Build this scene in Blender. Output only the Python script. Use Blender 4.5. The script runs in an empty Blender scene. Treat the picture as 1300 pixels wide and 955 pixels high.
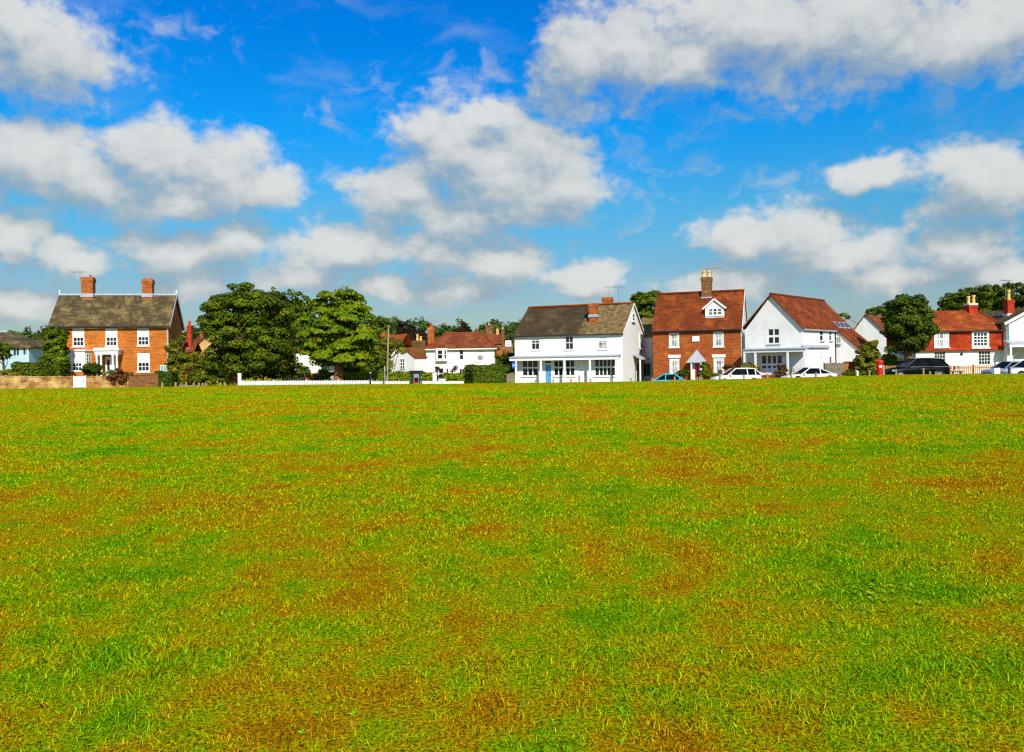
import bpy, bmesh, math, random
import numpy as np
from mathutils import Vector, Matrix
R = math.radians
random.seed(11)
S = bpy.context.scene
COL = S.collection

# ------------------------------------------------------------------ camera model
F = 1011.0; CX = 650.0; CY = 460.0; EYE = 1.65; ROLL = R(0.84)
CR, SR = math.cos(ROLL), math.sin(ROLL)

def ray(px, py):
    xc = (px - CX) / F; yc = (CY - py) / F
    return Vector((xc * CR + yc * SR, 1.0, -xc * SR + yc * CR))

def W(px, py, Y):
    r = ray(px, py)
    return Vector((r.x * Y, Y, EYE + r.z * Y))

cam_d = bpy.data.cameras.new('camera'); cam = bpy.data.objects.new('camera', cam_d); COL.objects.link(cam)
cam_d.sensor_width = 36; cam_d.sensor_fit = 'HORIZONTAL'; cam_d.lens = F / 1300 * 36
cam_d.shift_y = -17.5 / 1300; cam_d.clip_start = .05; cam_d.clip_end = 6000
m4 = Matrix.Rotation(ROLL, 4, 'Y') @ Matrix.Rotation(R(90), 4, 'X'); m4.translation = (0, 0, EYE)
cam.matrix_world = m4
S.camera = cam

# ------------------------------------------------------------------ materials
def nodes(m):
    m.use_nodes = True; nt = m.node_tree
    for n in list(nt.nodes): nt.nodes.remove(n)
    return nt

def N(nt, typ, **kw):
    n = nt.nodes.new(typ)
    for k, v in kw.items():
        if k.startswith('i_'):
            key = k[2:]
            n.inputs[int(key) if key.isdigit() else key.replace('_', ' ')].default_value = v
        else: setattr(n, k, v)
    return n

def L(nt, a, b): nt.links.new(a, b)

def ramp(nt, fac, stops):
    r = N(nt, 'ShaderNodeValToRGB'); e = r.color_ramp.elements
    while len(e) < len(stops): e.new(.5)
    for el, (p, c) in zip(e, stops):
        el.position = p; el.color = (*c, 1)
    L(nt, fac, r.inputs[0]); return r.outputs[0]

def finish(nt, col, rough=.8, spec=.3, bump=None, bstr=.3, bdist=.02, **kw):
    p = N(nt, 'ShaderNodeBsdfPrincipled'); o = N(nt, 'ShaderNodeOutputMaterial')
    if isinstance(col, tuple): p.inputs['Base Color'].default_value = (*col, 1)
    else: L(nt, col, p.inputs['Base Color'])
    p.inputs['Roughness'].default_value = rough
    p.inputs['Specular IOR Level'].default_value = spec
    for k, v in kw.items(): p.inputs[k.replace('_', ' ')].default_value = v
    if bump is not None:
        b = N(nt, 'ShaderNodeBump'); b.inputs['Strength'].default_value = bstr; b.inputs['Distance'].default_value = bdist
        L(nt, bump, b.inputs['Height']); L(nt, b.outputs[0], p.inputs['Normal'])
    L(nt, p.outputs[0], o.inputs[0]); return p

def noise(nt, vec, scale, detail=4, rough=.55, dims=None):
    n = N(nt, 'ShaderNodeTexNoise'); n.inputs['Scale'].default_value = scale; n.inputs['Detail'].default_value = detail
    n.inputs['Roughness'].default_value = rough
    if vec is not None: L(nt, vec, n.inputs['Vector'])
    return n.outputs['Fac']

def mixc(nt, fac, a, b, mode='MIX'):
    m = N(nt, 'ShaderNodeMix', data_type='RGBA', blend_type=mode)
    for sock, v in ((m.inputs[0], fac), (m.inputs[6], a), (m.inputs[7], b)):
        if isinstance(v, (int, float)): sock.default_value = v
        elif isinstance(v, tuple): sock.default_value = (*v, 1)
        else: L(nt, v, sock)
    return m.outputs[2]

def uvmap(nt, sx=1, sy=1):
    t = N(nt, 'ShaderNodeTexCoord'); mp = N(nt, 'ShaderNodeMapping'); mp.inputs['Scale'].default_value = (sx, sy, 1)
    L(nt, t.outputs['UV'], mp.inputs[0]); return mp.outputs[0]

def objco(nt):
    t = N(nt, 'ShaderNodeTexCoord'); return t.outputs['Object']

def m_plain(name, col, rough=.6, spec=.4, var=.12, scale=3., **kw):
    m = bpy.data.materials.new(name); nt = nodes(m); v = objco(nt)
    n = noise(nt, v, scale, 5)
    lo = tuple(c * (1 - var) for c in col); hi = tuple(min(1, c * (1 + var)) for c in col)
    finish(nt, ramp(nt, n, [(.3, lo), (.7, hi)]), rough, spec, **kw); return m

def m_brick(name, c1, c2, mortar, dark, light, bw=.23, bh=.076, lt=.52):
    m = bpy.data.materials.new(name); nt = nodes(m); v = uvmap(nt)
    b = N(nt, 'ShaderNodeTexBrick'); L(nt, v, b.inputs['Vector'])
    b.inputs['Scale'].default_value = 1; b.inputs['Brick Width'].default_value = bw; b.inputs['Row Height'].default_value = bh
    b.inputs['Mortar Size'].default_value = .008; b.inputs['Bias'].default_value = -.1
    b.inputs['Color1'].default_value = (*c1, 1); b.inputs['Color2'].default_value = (*c2, 1); b.inputs['Mortar'].default_value = (*mortar, 1)
    n1 = noise(nt, v, 1.1, 5, .65); n2 = noise(nt, v, 5.5, 4, .7)
    c = mixc(nt, ramp(nt, n2, [(.42, (0, 0, 0)), (.7, (.75, .75, .75))]), b.outputs[0], dark)
    c = mixc(nt, ramp(nt, n1, [(lt, (0, 0, 0)), (lt + .2, (.75, .75, .75))]), c, light)
    sm = N(nt, 'ShaderNodeMapping'); sm.inputs['Scale'].default_value = (.5, 3.6, 1); L(nt, v, sm.inputs[0]); n3 = noise(nt, sm.outputs[0], 1.5, 4, .7)
    c = mixc(nt, 1.0, c, ramp(nt, n3, [(.32, (.62, .62, .62)), (.5, (1, 1, 1)), (.7, (1.25, 1.25, 1.25))]), 'MULTIPLY')
    finish(nt, c, .9, .15, b.outputs['Fac'], .4, .01); return m

def m_tile(name, cols, moss=None, row=.11, wid=.17, mosscale=.7, patch=None):
    m = bpy.data.materials.new(name); nt = nodes(m); v = uvmap(nt)
    b = N(nt, 'ShaderNodeTexBrick'); L(nt, v, b.inputs['Vector'])
    b.inputs['Scale'].default_value = 1; b.inputs['Brick Width'].default_value = wid; b.inputs['Row Height'].default_value = row
    b.inputs['Mortar Size'].default_value = .012; b.inputs['Bias'].default_value = 0.
    b.inputs['Color1'].default_value = (*cols[0], 1); b.inputs['Color2'].default_value = (*cols[1], 1); b.inputs['Mortar'].default_value = (*tuple(c * .35 for c in cols[0]), 1)
    n1 = noise(nt, v, mosscale, 6, .7); n2 = noise(nt, v, 3.5, 5, .7)
    c = mixc(nt, ramp(nt, n2, [(.4, (0, 0, 0)), (.68, (.85, .85, .85))]), b.outputs[0], cols[2])
    if moss: c = mixc(nt, ramp(nt, n1, [(.47, (0, 0, 0)), (.66, (.85, .85, .85))]), c, moss)
    sm = N(nt, 'ShaderNodeMapping'); sm.inputs['Scale'].default_value = (.35, 3.0, 1); L(nt, v, sm.inputs[0]); n3 = noise(nt, sm.outputs[0], 1.3, 5, .72)
    c = mixc(nt, 1.0, c, ramp(nt, n3, [(.32, (.55, .55, .55)), (.5, (1, 1, 1)), (.7, (1.3, 1.3, 1.3))]), 'MULTIPLY')
    if patch:      # re-tiled part of the roof, in a paler tile
        o = objco(nt); sp = N(nt, 'ShaderNodeSeparateXYZ'); L(nt, o, sp.inputs[0]); nz = noise(nt, o, .9, 5, .7)
        a = N(nt, 'ShaderNodeMath', operation='MULTIPLY_ADD'); a.inputs[1].default_value = 2.6; L(nt, nz, a.inputs[0]); L(nt, sp.outputs[0], a.inputs[2])
        mk = N(nt, 'ShaderNodeMapRange', interpolation_type='SMOOTHSTEP'); mk.inputs[1].default_value = patch[0] + 1.0; mk.inputs[2].default_value = patch[0] + 1.7; L(nt, a.outputs[0], mk.inputs[0])
        pc = mixc(nt, ramp(nt, noise(nt, v, 2.2, 5, .7), [(.4, (.15, .15, .15)), (.65, (1, 1, 1))]), c, patch[1]); c = mixc(nt, mk.outputs[0], c, pc)
    wv = N(nt, 'ShaderNodeTexWave', wave_type='BANDS', bands_direction='Y', wave_profile='SAW'); L(nt, v, wv.inputs['Vector'])
    wv.inputs['Scale'].default_value = .314 / row; wv.inputs['Distortion'].default_value = .6; wv.inputs['Detail'].default_value = 2
    finish(nt, c, .9, .15, wv.outputs['Fac'], .5, .03); return m

def m_board(name, col, pitch=.21, var=.06, dirt=None):
    m = bpy.data.materials.new(name); nt = nodes(m); v = uvmap(nt)
    wv = N(nt, 'ShaderNodeTexWave', wave_type='BANDS', bands_direction='Y', wave_profile='SAW'); L(nt, v, wv.inputs['Vector'])
    wv.inputs['Scale'].default_value = .314 / pitch; wv.inputs['Distortion'].default_value = .25
    n = noise(nt, v, 1.3, 5, .65)
    c = ramp(nt, n, [(.3, tuple(x * (1 - var * 2) for x in col)), (.6, col)])
    st = N(nt, 'ShaderNodeMapping'); st.inputs['Scale'].default_value = (3., .25, 1); L(nt, v, st.inputs[0])
    n2 = noise(nt, st.outputs[0], 1.6, 5, .7)
    c = mixc(nt, ramp(nt, n2, [(.5, (0, 0, 0)), (.8, (.5, .5, .5))]), c, tuple(x * y for x, y in zip(col, (.72, .7, .62))))
    line = ramp(nt, wv.outputs['Fac'], [(.0, (.75, .75, .75)), (.16, (0, 0, 0))])
    c = mixc(nt, line, c, tuple(x * .72 for x in col))
    finish(nt, c, .55, .3, wv.outputs['Fac'], .35, .012); return m

def m_glass(name, col=(.012, .015, .018), rough=.06, spec=.5):
    m = bpy.data.materials.new(name); nt = nodes(m); v = objco(nt)
    n = noise(nt, v, 1.7, 3)
    c = ramp(nt, n, [(.35, tuple(x * .5 for x in col)), (.7, tuple(min(1, x * 2.2) for x in col))])
    nb = noise(nt, v, .9, 2)
    finish(nt, c, rough, spec, nb, .12, .05); return m

def m_leaf(name, trans=.25, sat=1.0):
    m = bpy.data.materials.new(name); nt = nodes(m)
    a = N(nt, 'ShaderNodeAttribute'); a.attribute_name = 'Col'
    d = N(nt, 'ShaderNodeBsdfPrincipled'); d.inputs['Roughness'].default_value = .55; d.inputs['Specular IOR Level'].default_value = .08 * sat
    L(nt, a.outputs['Color'], d.inputs['Base Color'])
    t = N(nt, 'ShaderNodeBsdfTranslucent'); L(nt, a.outputs['Color'], t.inputs['Color'])
    mx = N(nt, 'ShaderNodeMixShader'); mx.inputs[0].default_value = trans
    L(nt, d.outputs[0], mx.inputs[1]); L(nt, t.outputs[0], mx.inputs[2])
    o = N(nt, 'ShaderNodeOutputMaterial'); L(nt, mx.outputs[0], o.inputs[0]); return m

MAT = {}
MAT['brick_orange'] = m_brick('orange_brick', (.56, .155, .016), (.42, .10, .012), (.46, .22, .06), (.28, .065, .012), (.60, .24, .045))
MAT['brick_red'] = m_brick('red_brick', (.41, .082, .013), (.28, .052, .011), (.36, .14, .045), (.13, .032, .01), (.52, .18, .035))
MAT['brick_stack'] = m_brick('chimney_brick', (.50, .125, .018), (.34, .075, .014), (.36, .16, .06), (.13, .04, .012), (.58, .22, .05))
MAT['brick_dull'] = m_brick('brown_brick', (.26, .1, .03), (.16, .06, .02), (.24, .15, .07), (.07, .035, .015), (.4, .2, .06))
MAT['brick_bright'] = m_brick('bright_red_brick', (.55, .035, .01), (.4, .022, .008), (.4, .09, .04), (.25, .02, .008), (.6, .09, .02))
MAT['stone_wall'] = m_brick('old_garden_brick', (.40, .16, .04), (.22, .07, .02), (.46, .32, .14), (.09, .04, .015), (.70, .50, .19), .38, .15, .43)
MAT['roof_moss'] = m_tile('mossy_grey_tile', [(.125, .086, .038), (.082, .06, .027), (.036, .028, .014)], (.25, .18, .07), mosscale=.9)
MAT['roof_dark'] = m_tile('dark_olive_tile', [(.08, .053, .025), (.055, .038, .019), (.035, .027, .014)], (.125, .08, .035), mosscale=.5, patch=(6.6, (.27, .185, .07)))
MAT['roof_red'] = m_tile('red_clay_tile', [(.25, .048, .010), (.175, .036, .008), (.075, .022, .008)], (.32, .078, .014))
MAT['roof_orange'] = m_tile('orange_clay_tile', [(.37, .062, .011), (.26, .045, .010), (.12, .026, .008)], (.40, .105, .018))
MAT['roof_brown'] = m_tile('brown_clay_tile', [(.26, .06, .018), (.17, .042, .014), (.1, .03, .012)], (.3, .1, .03))
MAT['tile_hung'] = m_tile('hung_red_tile', [(.50, .048, .010), (.38, .035, .009), (.24, .026, .008)], (.54, .085, .016), row=.14)
MAT['board_white'] = m_board('white_weatherboard', (.82, .82, .78))
MAT['board_shade'] = m_board('shade_blue_weatherboard', (.40, .58, .64), .2)  # the bluish shade on this wall is put into the board colour
MAT['render_white'] = m_plain('white_render', (.78, .77, .73), .8, .2, .09, .9)
MAT['render_tan'] = m_plain('tan_render', (.55, .34, .11), .85, .2, .2, 2.)
MAT['paint_white'] = m_plain('white_paint', (.82, .82, .79), .45, .4, .04, 4)
MAT['paint_blind'] = m_plain('white_blind', (.78, .79, .78), .7, .2, .04, 4)
MAT['curtain'] = m_plain('net_curtain', (.62, .63, .58), .9, .1, .25, 3)
MAT['dark_metal'] = m_plain('dark_gutter', (.02, .02, .02), .5, .4)
MAT['grey_metal'] = m_plain('aerial_metal', (.25, .26, .27), .4, .5, .1, 3, Metallic=.6)
MAT['lead'] = m_plain('lead_sheet', (.36, .39, .42), .55, .4, .15)
MAT['pot_red'] = m_plain('red_clay_pot', (.5, .06, .015), .8, .2)
MAT['pot_cream'] = m_plain('cream_clay_pot', (.72, .48, .16), .8, .2)
MAT['glass'] = m_glass('window_glass')
MAT['glass_pale'] = m_glass('pale_window_glass', (.11, .13, .12)); MAT['glass_lace'] = m_glass('lace_curtained_glass', (.24, .26, .23))
MAT['glass_car'] = m_glass('car_glass', (.003, .005, .005), .15, .05)
MAT['door_blue'] = m_plain('blue_door_paint', (.10, .34, .62), .4, .4)
MAT['door_red'] = m_plain('red_door_paint', (.62, .008, .008), .35, .5)
MAT['door_dark'] = m_plain('dark_green_door_paint', (.01, .03, .03), .35, .5)
MAT['post_red'] = m_plain('red_enamel', (.72, .008, .006), .25, .5)
MAT['black'] = m_plain('black_paint', (.010, .010, .010), .6, .25)
MAT['sign_blue'] = m_plain('blue_sign_paint', (.03, .16, .72), .4, .4)
MAT['sign_teal'] = m_plain('teal_sign_paint', (.03, .32, .32), .4, .4)
MAT['wood_pale'] = m_plain('weathered_timber', (.34, .24, .12), .85, .2, .3, 5)
MAT['wood_orange'] = m_plain('orange_stained_timber', (.48, .2, .05), .75, .25, .3, 5)
MAT['wood_grey'] = m_plain('grey_timber_boards', (.2, .17, .11), .9, .15, .4, 4)
MAT['wood_dark'] = m_plain('dark_creosoted_timber', (.05, .03, .015), .9, .15, .4, 4)
MAT['bark'] = m_plain('bark', (.11, .065, .03), .95, .1, .5, 6)
MAT['bark_warm'] = m_plain('warm_bark', (.26, .11, .04), .95, .1, .5, 6)
MAT['car_white'] = m_plain('white_car_paint', (.8, .8, .79), .2, .6, .02)
MAT['car_silver'] = m_plain('silver_car_paint', (.60, .61, .60), .3, .4, .03)
MAT['car_cyan'] = m_plain('turquoise_car_paint', (.02, .50, .68), .25, .6, .03)
MAT['car_black'] = m_plain('black_green_car_paint', (.003, .005, .005), .35, .06, .03)
MAT['car_steel'] = m_plain('steel_blue_car_paint', (.16, .27, .40), .25, .6, .03)
MAT['tyre'] = m_plain('tyre_rubber', (.015, .015, .015), .85, .2)
MAT['rim'] = m_plain('alloy_rim', (.5, .5, .52), .35, .5, .05, Metallic=.8)
MAT['lamp_red'] = m_plain('red_lens', (.35, .006, .008), .3, .3)
MAT['lamp_clear'] = m_plain('clear_lens', (.6, .65, .7), .1, .7)
MAT['asphalt'] = m_plain('asphalt', (.05, .05, .05), .9, .2, .3, 2)
MAT['paving'] = m_plain('paving', (.25, .23, .2), .9, .2, .2, 2)
MAT['leaf'] = m_leaf('foliage')
MAT['weed'] = m_leaf('weed_leaves', .2, 0.)
MAT['soil'] = m_plain('undergrowth_soil', (.03, .028, .012), .95, .1, .4, 3)

# ------------------------------------------------------------------ mesh builder
class MB:
    def __init__(s): s.v = []; s.f = []; s.sm = []
    def face(s, pts, smooth=False):
        i = len(s.v); s.v += [tuple(p) for p in pts]; s.f.append(tuple(range(i, i + len(pts)))); s.sm.append(smooth)
    def mesh(s, verts, faces, smooth=False):
        i = len(s.v); s.v += [tuple(p) for p in verts]
        for f in faces: s.f.append(tuple(i + k for k in f)); s.sm.append(smooth)
    def hexa(s, p):   # 8 corners: bottom 0-3, top 4-7
        s.mesh(p, [(3, 2, 1, 0), (4, 5, 6, 7), (0, 1, 5, 4), (1, 2, 6, 5), (2, 3, 7, 6), (3, 0, 4, 7)])
    def box(s, x0, y0, z0, x1, y1, z1):
        x0, x1 = min(x0, x1), max(x0, x1); y0, y1 = min(y0, y1), max(y0, y1); z0, z1 = min(z0, z1), max(z0, z1)
        s.hexa([(x0, y0, z0), (x1, y0, z0), (x1, y1, z0), (x0, y1, z0), (x0, y0, z1), (x1, y0, z1), (x1, y1, z1), (x0, y1, z1)])
    def beam(s, a, b, w, h, up=(0, 0, 1)):
        a = Vector(a); b = Vector(b); d = (b - a).normalized(); u = Vector(up)
        r = d.cross(u)
        if r.length < 1e-4: r = d.cross(Vector((1, 0, 0)))
        r.normalize(); u = r.cross(d).normalized(); r *= w / 2; u *= h / 2
        s.hexa([a - r - u, a + r - u, b + r - u, b - r - u, a - r + u, a + r + u, b + r + u, b - r + u])
    def tube(s, pts, radii, n=8, cap=True, smooth=True):
        pts = [Vector(p) for p in pts]; vs = []
        for i, p in enumerate(pts):
            d = (pts[min(i + 1, len(pts) - 1)] - pts[max(i - 1, 0)]).normalized()
            ref = Vector((0, 1, 0)) if abs(d.y) < .9 else Vector((1, 0, 0))
            a = d.cross(ref).normalized(); b = d.cross(a)
            for k in range(n):
                t = 2 * math.pi * k / n; vs.append(p + (a * math.cos(t) + b * math.sin(t)) * radii[i])
        fs = [(i * n + k, i * n + (k + 1) % n, (i + 1) * n + (k + 1) % n, (i + 1) * n + k) for i in range(len(pts) - 1) for k in range(n)]
        s.mesh(vs, fs, smooth)
        if cap: s.face(vs[:n][::-1]); s.face(vs[-n:])
    def lathe(s, cx, cy, prof, n=14, smooth=True):
        vs = []
        for r, z in prof:
            for k in range(n):
                t = 2 * math.pi * k / n; vs.append((cx + r * math.cos(t), cy + r * math.sin(t), z))
        fs = [(i * n + k, i * n + (k + 1) % n, (i + 1) * n + (k + 1) % n, (i + 1) * n + k) for i in range(len(prof) - 1) for k in range(n)]
        s.mesh(vs, fs, smooth); s.face(vs[:n][::-1]); s.face(vs[-n:])
    def build(s, name, mat, parent=None, recalc=False, bevel=0):
        me = bpy.data.meshes.new(name); me.from_pydata(s.v, [], s.f)
        me.polygons.foreach_set('use_smooth', s.sm)
        uv = me.uv_layers.new(name='UVMap'); data = np.zeros((len(me.loops), 2), dtype=np.float32)
        for p in me.polygons:
            n = p.normal
            if abs(n.z) > .95: t, b = Vector((1, 0, 0)), Vector((0, 1, 0))
            else:
                t = Vector((-n.y, n.x, 0)).normalized(); b = n.cross(t)
            for li in p.loop_indices:
                c = me.vertices[me.loops[li].vertex_index].co; data[li] = (c.dot(t), c.dot(b))
        uv.data.foreach_set('uv', data.ravel())
        if recalc or bevel:
            bm = bmesh.new(); bm.from_mesh(me)
            if recalc:
                bmesh.ops.remove_doubles(bm, verts=bm.verts, dist=1e-4); bmesh.ops.recalc_face_normals(bm, faces=bm.faces)
            if bevel: bmesh.ops.bevel(bm, geom=list(bm.edges), offset=bevel, segments=2, affect='EDGES')
            bm.to_mesh(me); bm.free()
        me.materials.append(mat if not isinstance(mat, str) else MAT[mat])
        o = bpy.data.objects.new(name, me); COL.objects.link(o)
        if parent is not None: o.parent = parent
        return o

def tag(o, label=None, cat=None, group=None, kind=None):
    if label: o['label'] = label
    if cat: o['category'] = cat
    if group: o['group'] = group
    if kind: o['kind'] = kind
    return o

def thing(name, label, cat, loc=(0, 0, 0), rotz=0, group=None):
    o = bpy.data.objects.new(name, None); COL.objects.link(o); o.empty_display_size = .3
    o.location = loc; o.rotation_euler = (0, 0, rotz); return tag(o, label, cat, group)

def copy_tree(o, parent=None):
    c = o.copy(); COL.objects.link(c)
    if parent is not None: c.parent = parent
    for ch in o.children: copy_tree(ch, c)
    return c

# ------------------------------------------------------------------ ground
CREST = [(-400, 494), (0, 494), (100, 493), (200, 491.5), (300, 489.5), (450, 488), (600, 487.2), (700, 486), (815, 484.3), (940, 481.3), (1060, 478), (1140, 475.8), (1300, 474.5), (1700, 473)]
YC = 60.0
_cx = [W(p, q, YC).x for p, q in CREST]; _cz = [W(p, q, YC).z for p, q in CREST]
_bx = [-80] + [(p - 650) / F * 66 for p in (205, 300, 600, 700, 950, 1060, 1150, 1300)] + [90]
_bz = [.15, .12, -.3, -.5, -.6, -.6, -.5, -.2, -.25, -.25]

def sstep(t): t = np.clip(t, 0, 1); return t * t * (3 - 2 * t)

def zg(X, Y):
    X = np.asarray(X, dtype=float); Y = np.asarray(Y, dtype=float)
    zc = np.interp(X * 60 / np.maximum(Y, 60), _cx, _cz)
    und = (.05 * np.sin(X * .31 + Y * .13) * np.sin(Y * .23 + 1) + .03 * np.sin(X * .7 + 2 + Y * .4) * np.sin(Y * .55)) * sstep(Y / 10) * sstep((58 - Y) / 10)
    zf = zc * sstep(Y / 60) + und
    zb = np.interp(X * 66 / np.maximum(Y, 60), _bx, _bz) - np.clip(Y - 68, 0, 60) * .018
    t = sstep((Y - 60.4) / 2.2)
    return zf * (1 - t) + zb * t

def g(X, Y): return float(zg(X, Y))

def grass_color(nt):
    """patchy late-summer turf colour from world position; returns colour socket and greenness"""
    geo = N(nt, 'ShaderNodeNewGeometry'); v = geo.outputs['Position']
    mp = N(nt, 'ShaderNodeMapping'); mp.inputs['Scale'].default_value = (1, 1, 0); L(nt, v, mp.inputs[0]); v = mp.outputs[0]
    a = noise(nt, v, .16, 3, .6); b = noise(nt, v, .55, 4, .65); c = noise(nt, v, 2.3, 6, .68)
    def mth(op, x, y):
        m = N(nt, 'ShaderNodeMath', operation=op)
        for s_, q in ((m.inputs[0], x), (m.inputs[1], y)):
            if isinstance(q, float): s_.default_value = q
            else: L(nt, q, s_)
        return m.outputs[0]
    s1 = mth('MULTIPLY', a, .27); s2 = mth('MULTIPLY', b, .37); s3 = mth('MULTIPLY', c, .36)
    tot = mth('ADD', mth('ADD', s1, s2), s3)
    return mth('ADD', mth('MULTIPLY', mth('SUBTRACT', tot, .5), 2.2), .508), v, mth

def m_ground():
    m = bpy.data.materials.new('turf'); nt = nodes(m); f, v, mth = grass_color(nt)
    fine = noise(nt, v, 22, 5, .75); f2 = mth('ADD', f, mth('MULTIPLY', mth('SUBTRACT', fine, .5), .34))
    c = ramp(nt, f2, [(.33, GR[0]), (.42, GR[1]), (.51, GR[2]), (.60, GR[3]), (.70, GR[4])])
    soil = noise(nt, v, 48, 4, .75); c = mixc(nt, ramp(nt, soil, [(.43, (0, 0, 0)), (.60, (.92, .92, .92))]), c, (.045, .038, .003))  # soil specks, kept dark and dense to stand in for shade between blades
    bmp = noise(nt, v, 34, 4, .7)
    finish(nt, c, .95, .0, bmp, .8, .05); return m
def m_blade():
    m = bpy.data.materials.new('grass_blades'); nt = nodes(m); f, v, mth = grass_color(nt)
    a = N(nt, 'ShaderNodeAttribute'); a.attribute_name = 'rnd'
    f2 = mth('ADD', f, mth('MULTIPLY', mth('SUBTRACT', a.outputs['Fac'], .5), .30))
    c = ramp(nt, f2, [(.33, GR[0]), (.42, GR[1]), (.51, GR[2]), (.60, GR[3]), (.70, GR[4])])
    b = N(nt, 'ShaderNodeAttribute'); b.attribute_name = 'val'; c = mixc(nt, 1.0, c, b.outputs['Color'], 'MULTIPLY')
    d = N(nt, 'ShaderNodeBsdfPrincipled'); d.inputs['Roughness'].default_value = .6; d.inputs['Specular IOR Level'].default_value = .04
    L(nt, c, d.inputs['Base Color'])
    t = N(nt, 'ShaderNodeBsdfTranslucent'); L(nt, c, t.inputs['Color'])
    mx = N(nt, 'ShaderNodeMixShader'); mx.inputs[0].default_value = .25
    L(nt, d.outputs[0], mx.inputs[1]); L(nt, t.outputs[0], mx.inputs[2])
    o = N(nt, 'ShaderNodeOutputMaterial'); L(nt, mx.outputs[0], o.inputs[0]); return m
# brown -> straw -> yellow green -> green -> deep green
GR = [(.45, .215, .002), (.50, .325, .002), (.385, .43, .001), (.235, .415, .001), (.12, .33, .001)]
MAT['turf'] = m_ground(); MAT['blade'] = m_blade()

def grid_obj(name, xs, ys, zf, mat):
    X, Y = np.meshgrid(xs, ys); Z = zf(X, Y); nx, ny = len(xs), len(ys)
    me = bpy.data.meshes.new(name)
    v = np.stack([X, Y, Z], -1).reshape(-1, 3)
    i = (np.arange(ny - 1)[:, None] * nx + np.arange(nx - 1)[None, :]).ravel()
    f = np.stack([i, i + 1, i + nx + 1, i + nx], -1)
    me.vertices.add(len(v)); me.vertices.foreach_set('co', v.ravel())
    me.loops.add(f.size); me.loops.foreach_set('vertex_index', f.ravel())
    me.polygons.add(len(f)); me.polygons.foreach_set('loop_start', np.arange(len(f)) * 4); me.polygons.foreach_set('use_smooth', np.ones(len(f), bool))
    me.update(); me.materials.append(MAT[mat])
    o = bpy.data.objects.new(name, me); COL.objects.link(o); return o

xs = np.concatenate([np.linspace(-2500, -90, 14)[:-1], np.linspace(-90, 90, 181), np.linspace(90, 2500, 14)[1:]])
ys = np.concatenate([np.linspace(-400, -12, 8)[:-1], np.linspace(-12, 59.5, 90), np.linspace(60, 63.5, 12), np.linspace(64, 130, 40), np.linspace(140, 3500, 20)])
tag(grid_obj('ground', xs, ys, zg, 'turf'), 'mown village green with green, straw and brown patches', 'grass field', kind='structure')

# road, kerb and pavement beyond the crest of the green
def strip(name, pts, w, lift, mat):
    mb = MB(); last = None
    for i in range(len(pts) - 1):
        a, b = Vector((*pts[i], 0)), Vector((*pts[i + 1], 0)); n = max(2, int((b - a).length / 2))
        for k in range(n):
            p = a.lerp(b, k / n); d = (b - a).normalized(); r = Vector((d.y, -d.x, 0)) * w / 2
            q = a.lerp(b, (k + 1) / n)
            mb.face([(c.x, c.y, g(c.x, c.y) + lift) for c in (p + r, q + r, q - r, p - r)], True)
    return mb.build(name, mat)
road_pts = [(-75, 66), (-28, 66.2), (-10, 66.2), (8, 66), (24, 65.5), (44, 64.8), (70, 64.5)]
tag(strip('road', road_pts, 6.0, .012, 'asphalt'), 'grey asphalt lane behind the green', 'road', kind='structure')
tag(strip('pavement', [(x, y + 4.0) for x, y in road_pts], 1.8, .12, 'paving'), 'paved footway in front of the houses', 'pavement', kind='structure')
kb = MB()
for (a, b) in zip(road_pts[:-1], road_pts[1:]):
    n = max(2, int((b[0] - a[0]) / 3))
    for k in range(n):
        p = [a[j] + (b[j] - a[j]) * k / n for j in (0, 1)]; q = [a[j] + (b[j] - a[j]) * (k + 1) / n for j in (0, 1)]
        za, zb_ = g(p[0], p[1] + 3.05), g(q[0], q[1] + 3.05)
        kb.hexa([(p[0], p[1] + 3.0, za - .1), (q[0], q[1] + 3.0, zb_ - .1), (q[0], q[1] + 3.1, zb_ - .1), (p[0], p[1] + 3.1, za - .1),
                 (p[0], p[1] + 3.0, za + .125), (q[0], q[1] + 3.0, zb_ + .125), (q[0], q[1] + 3.1, zb_ + .125), (p[0], p[1] + 3.1, za + .125)])
tag(kb.build('kerb', 'paving'), 'kerbstones along the lane', 'kerb', kind='structure')

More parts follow.
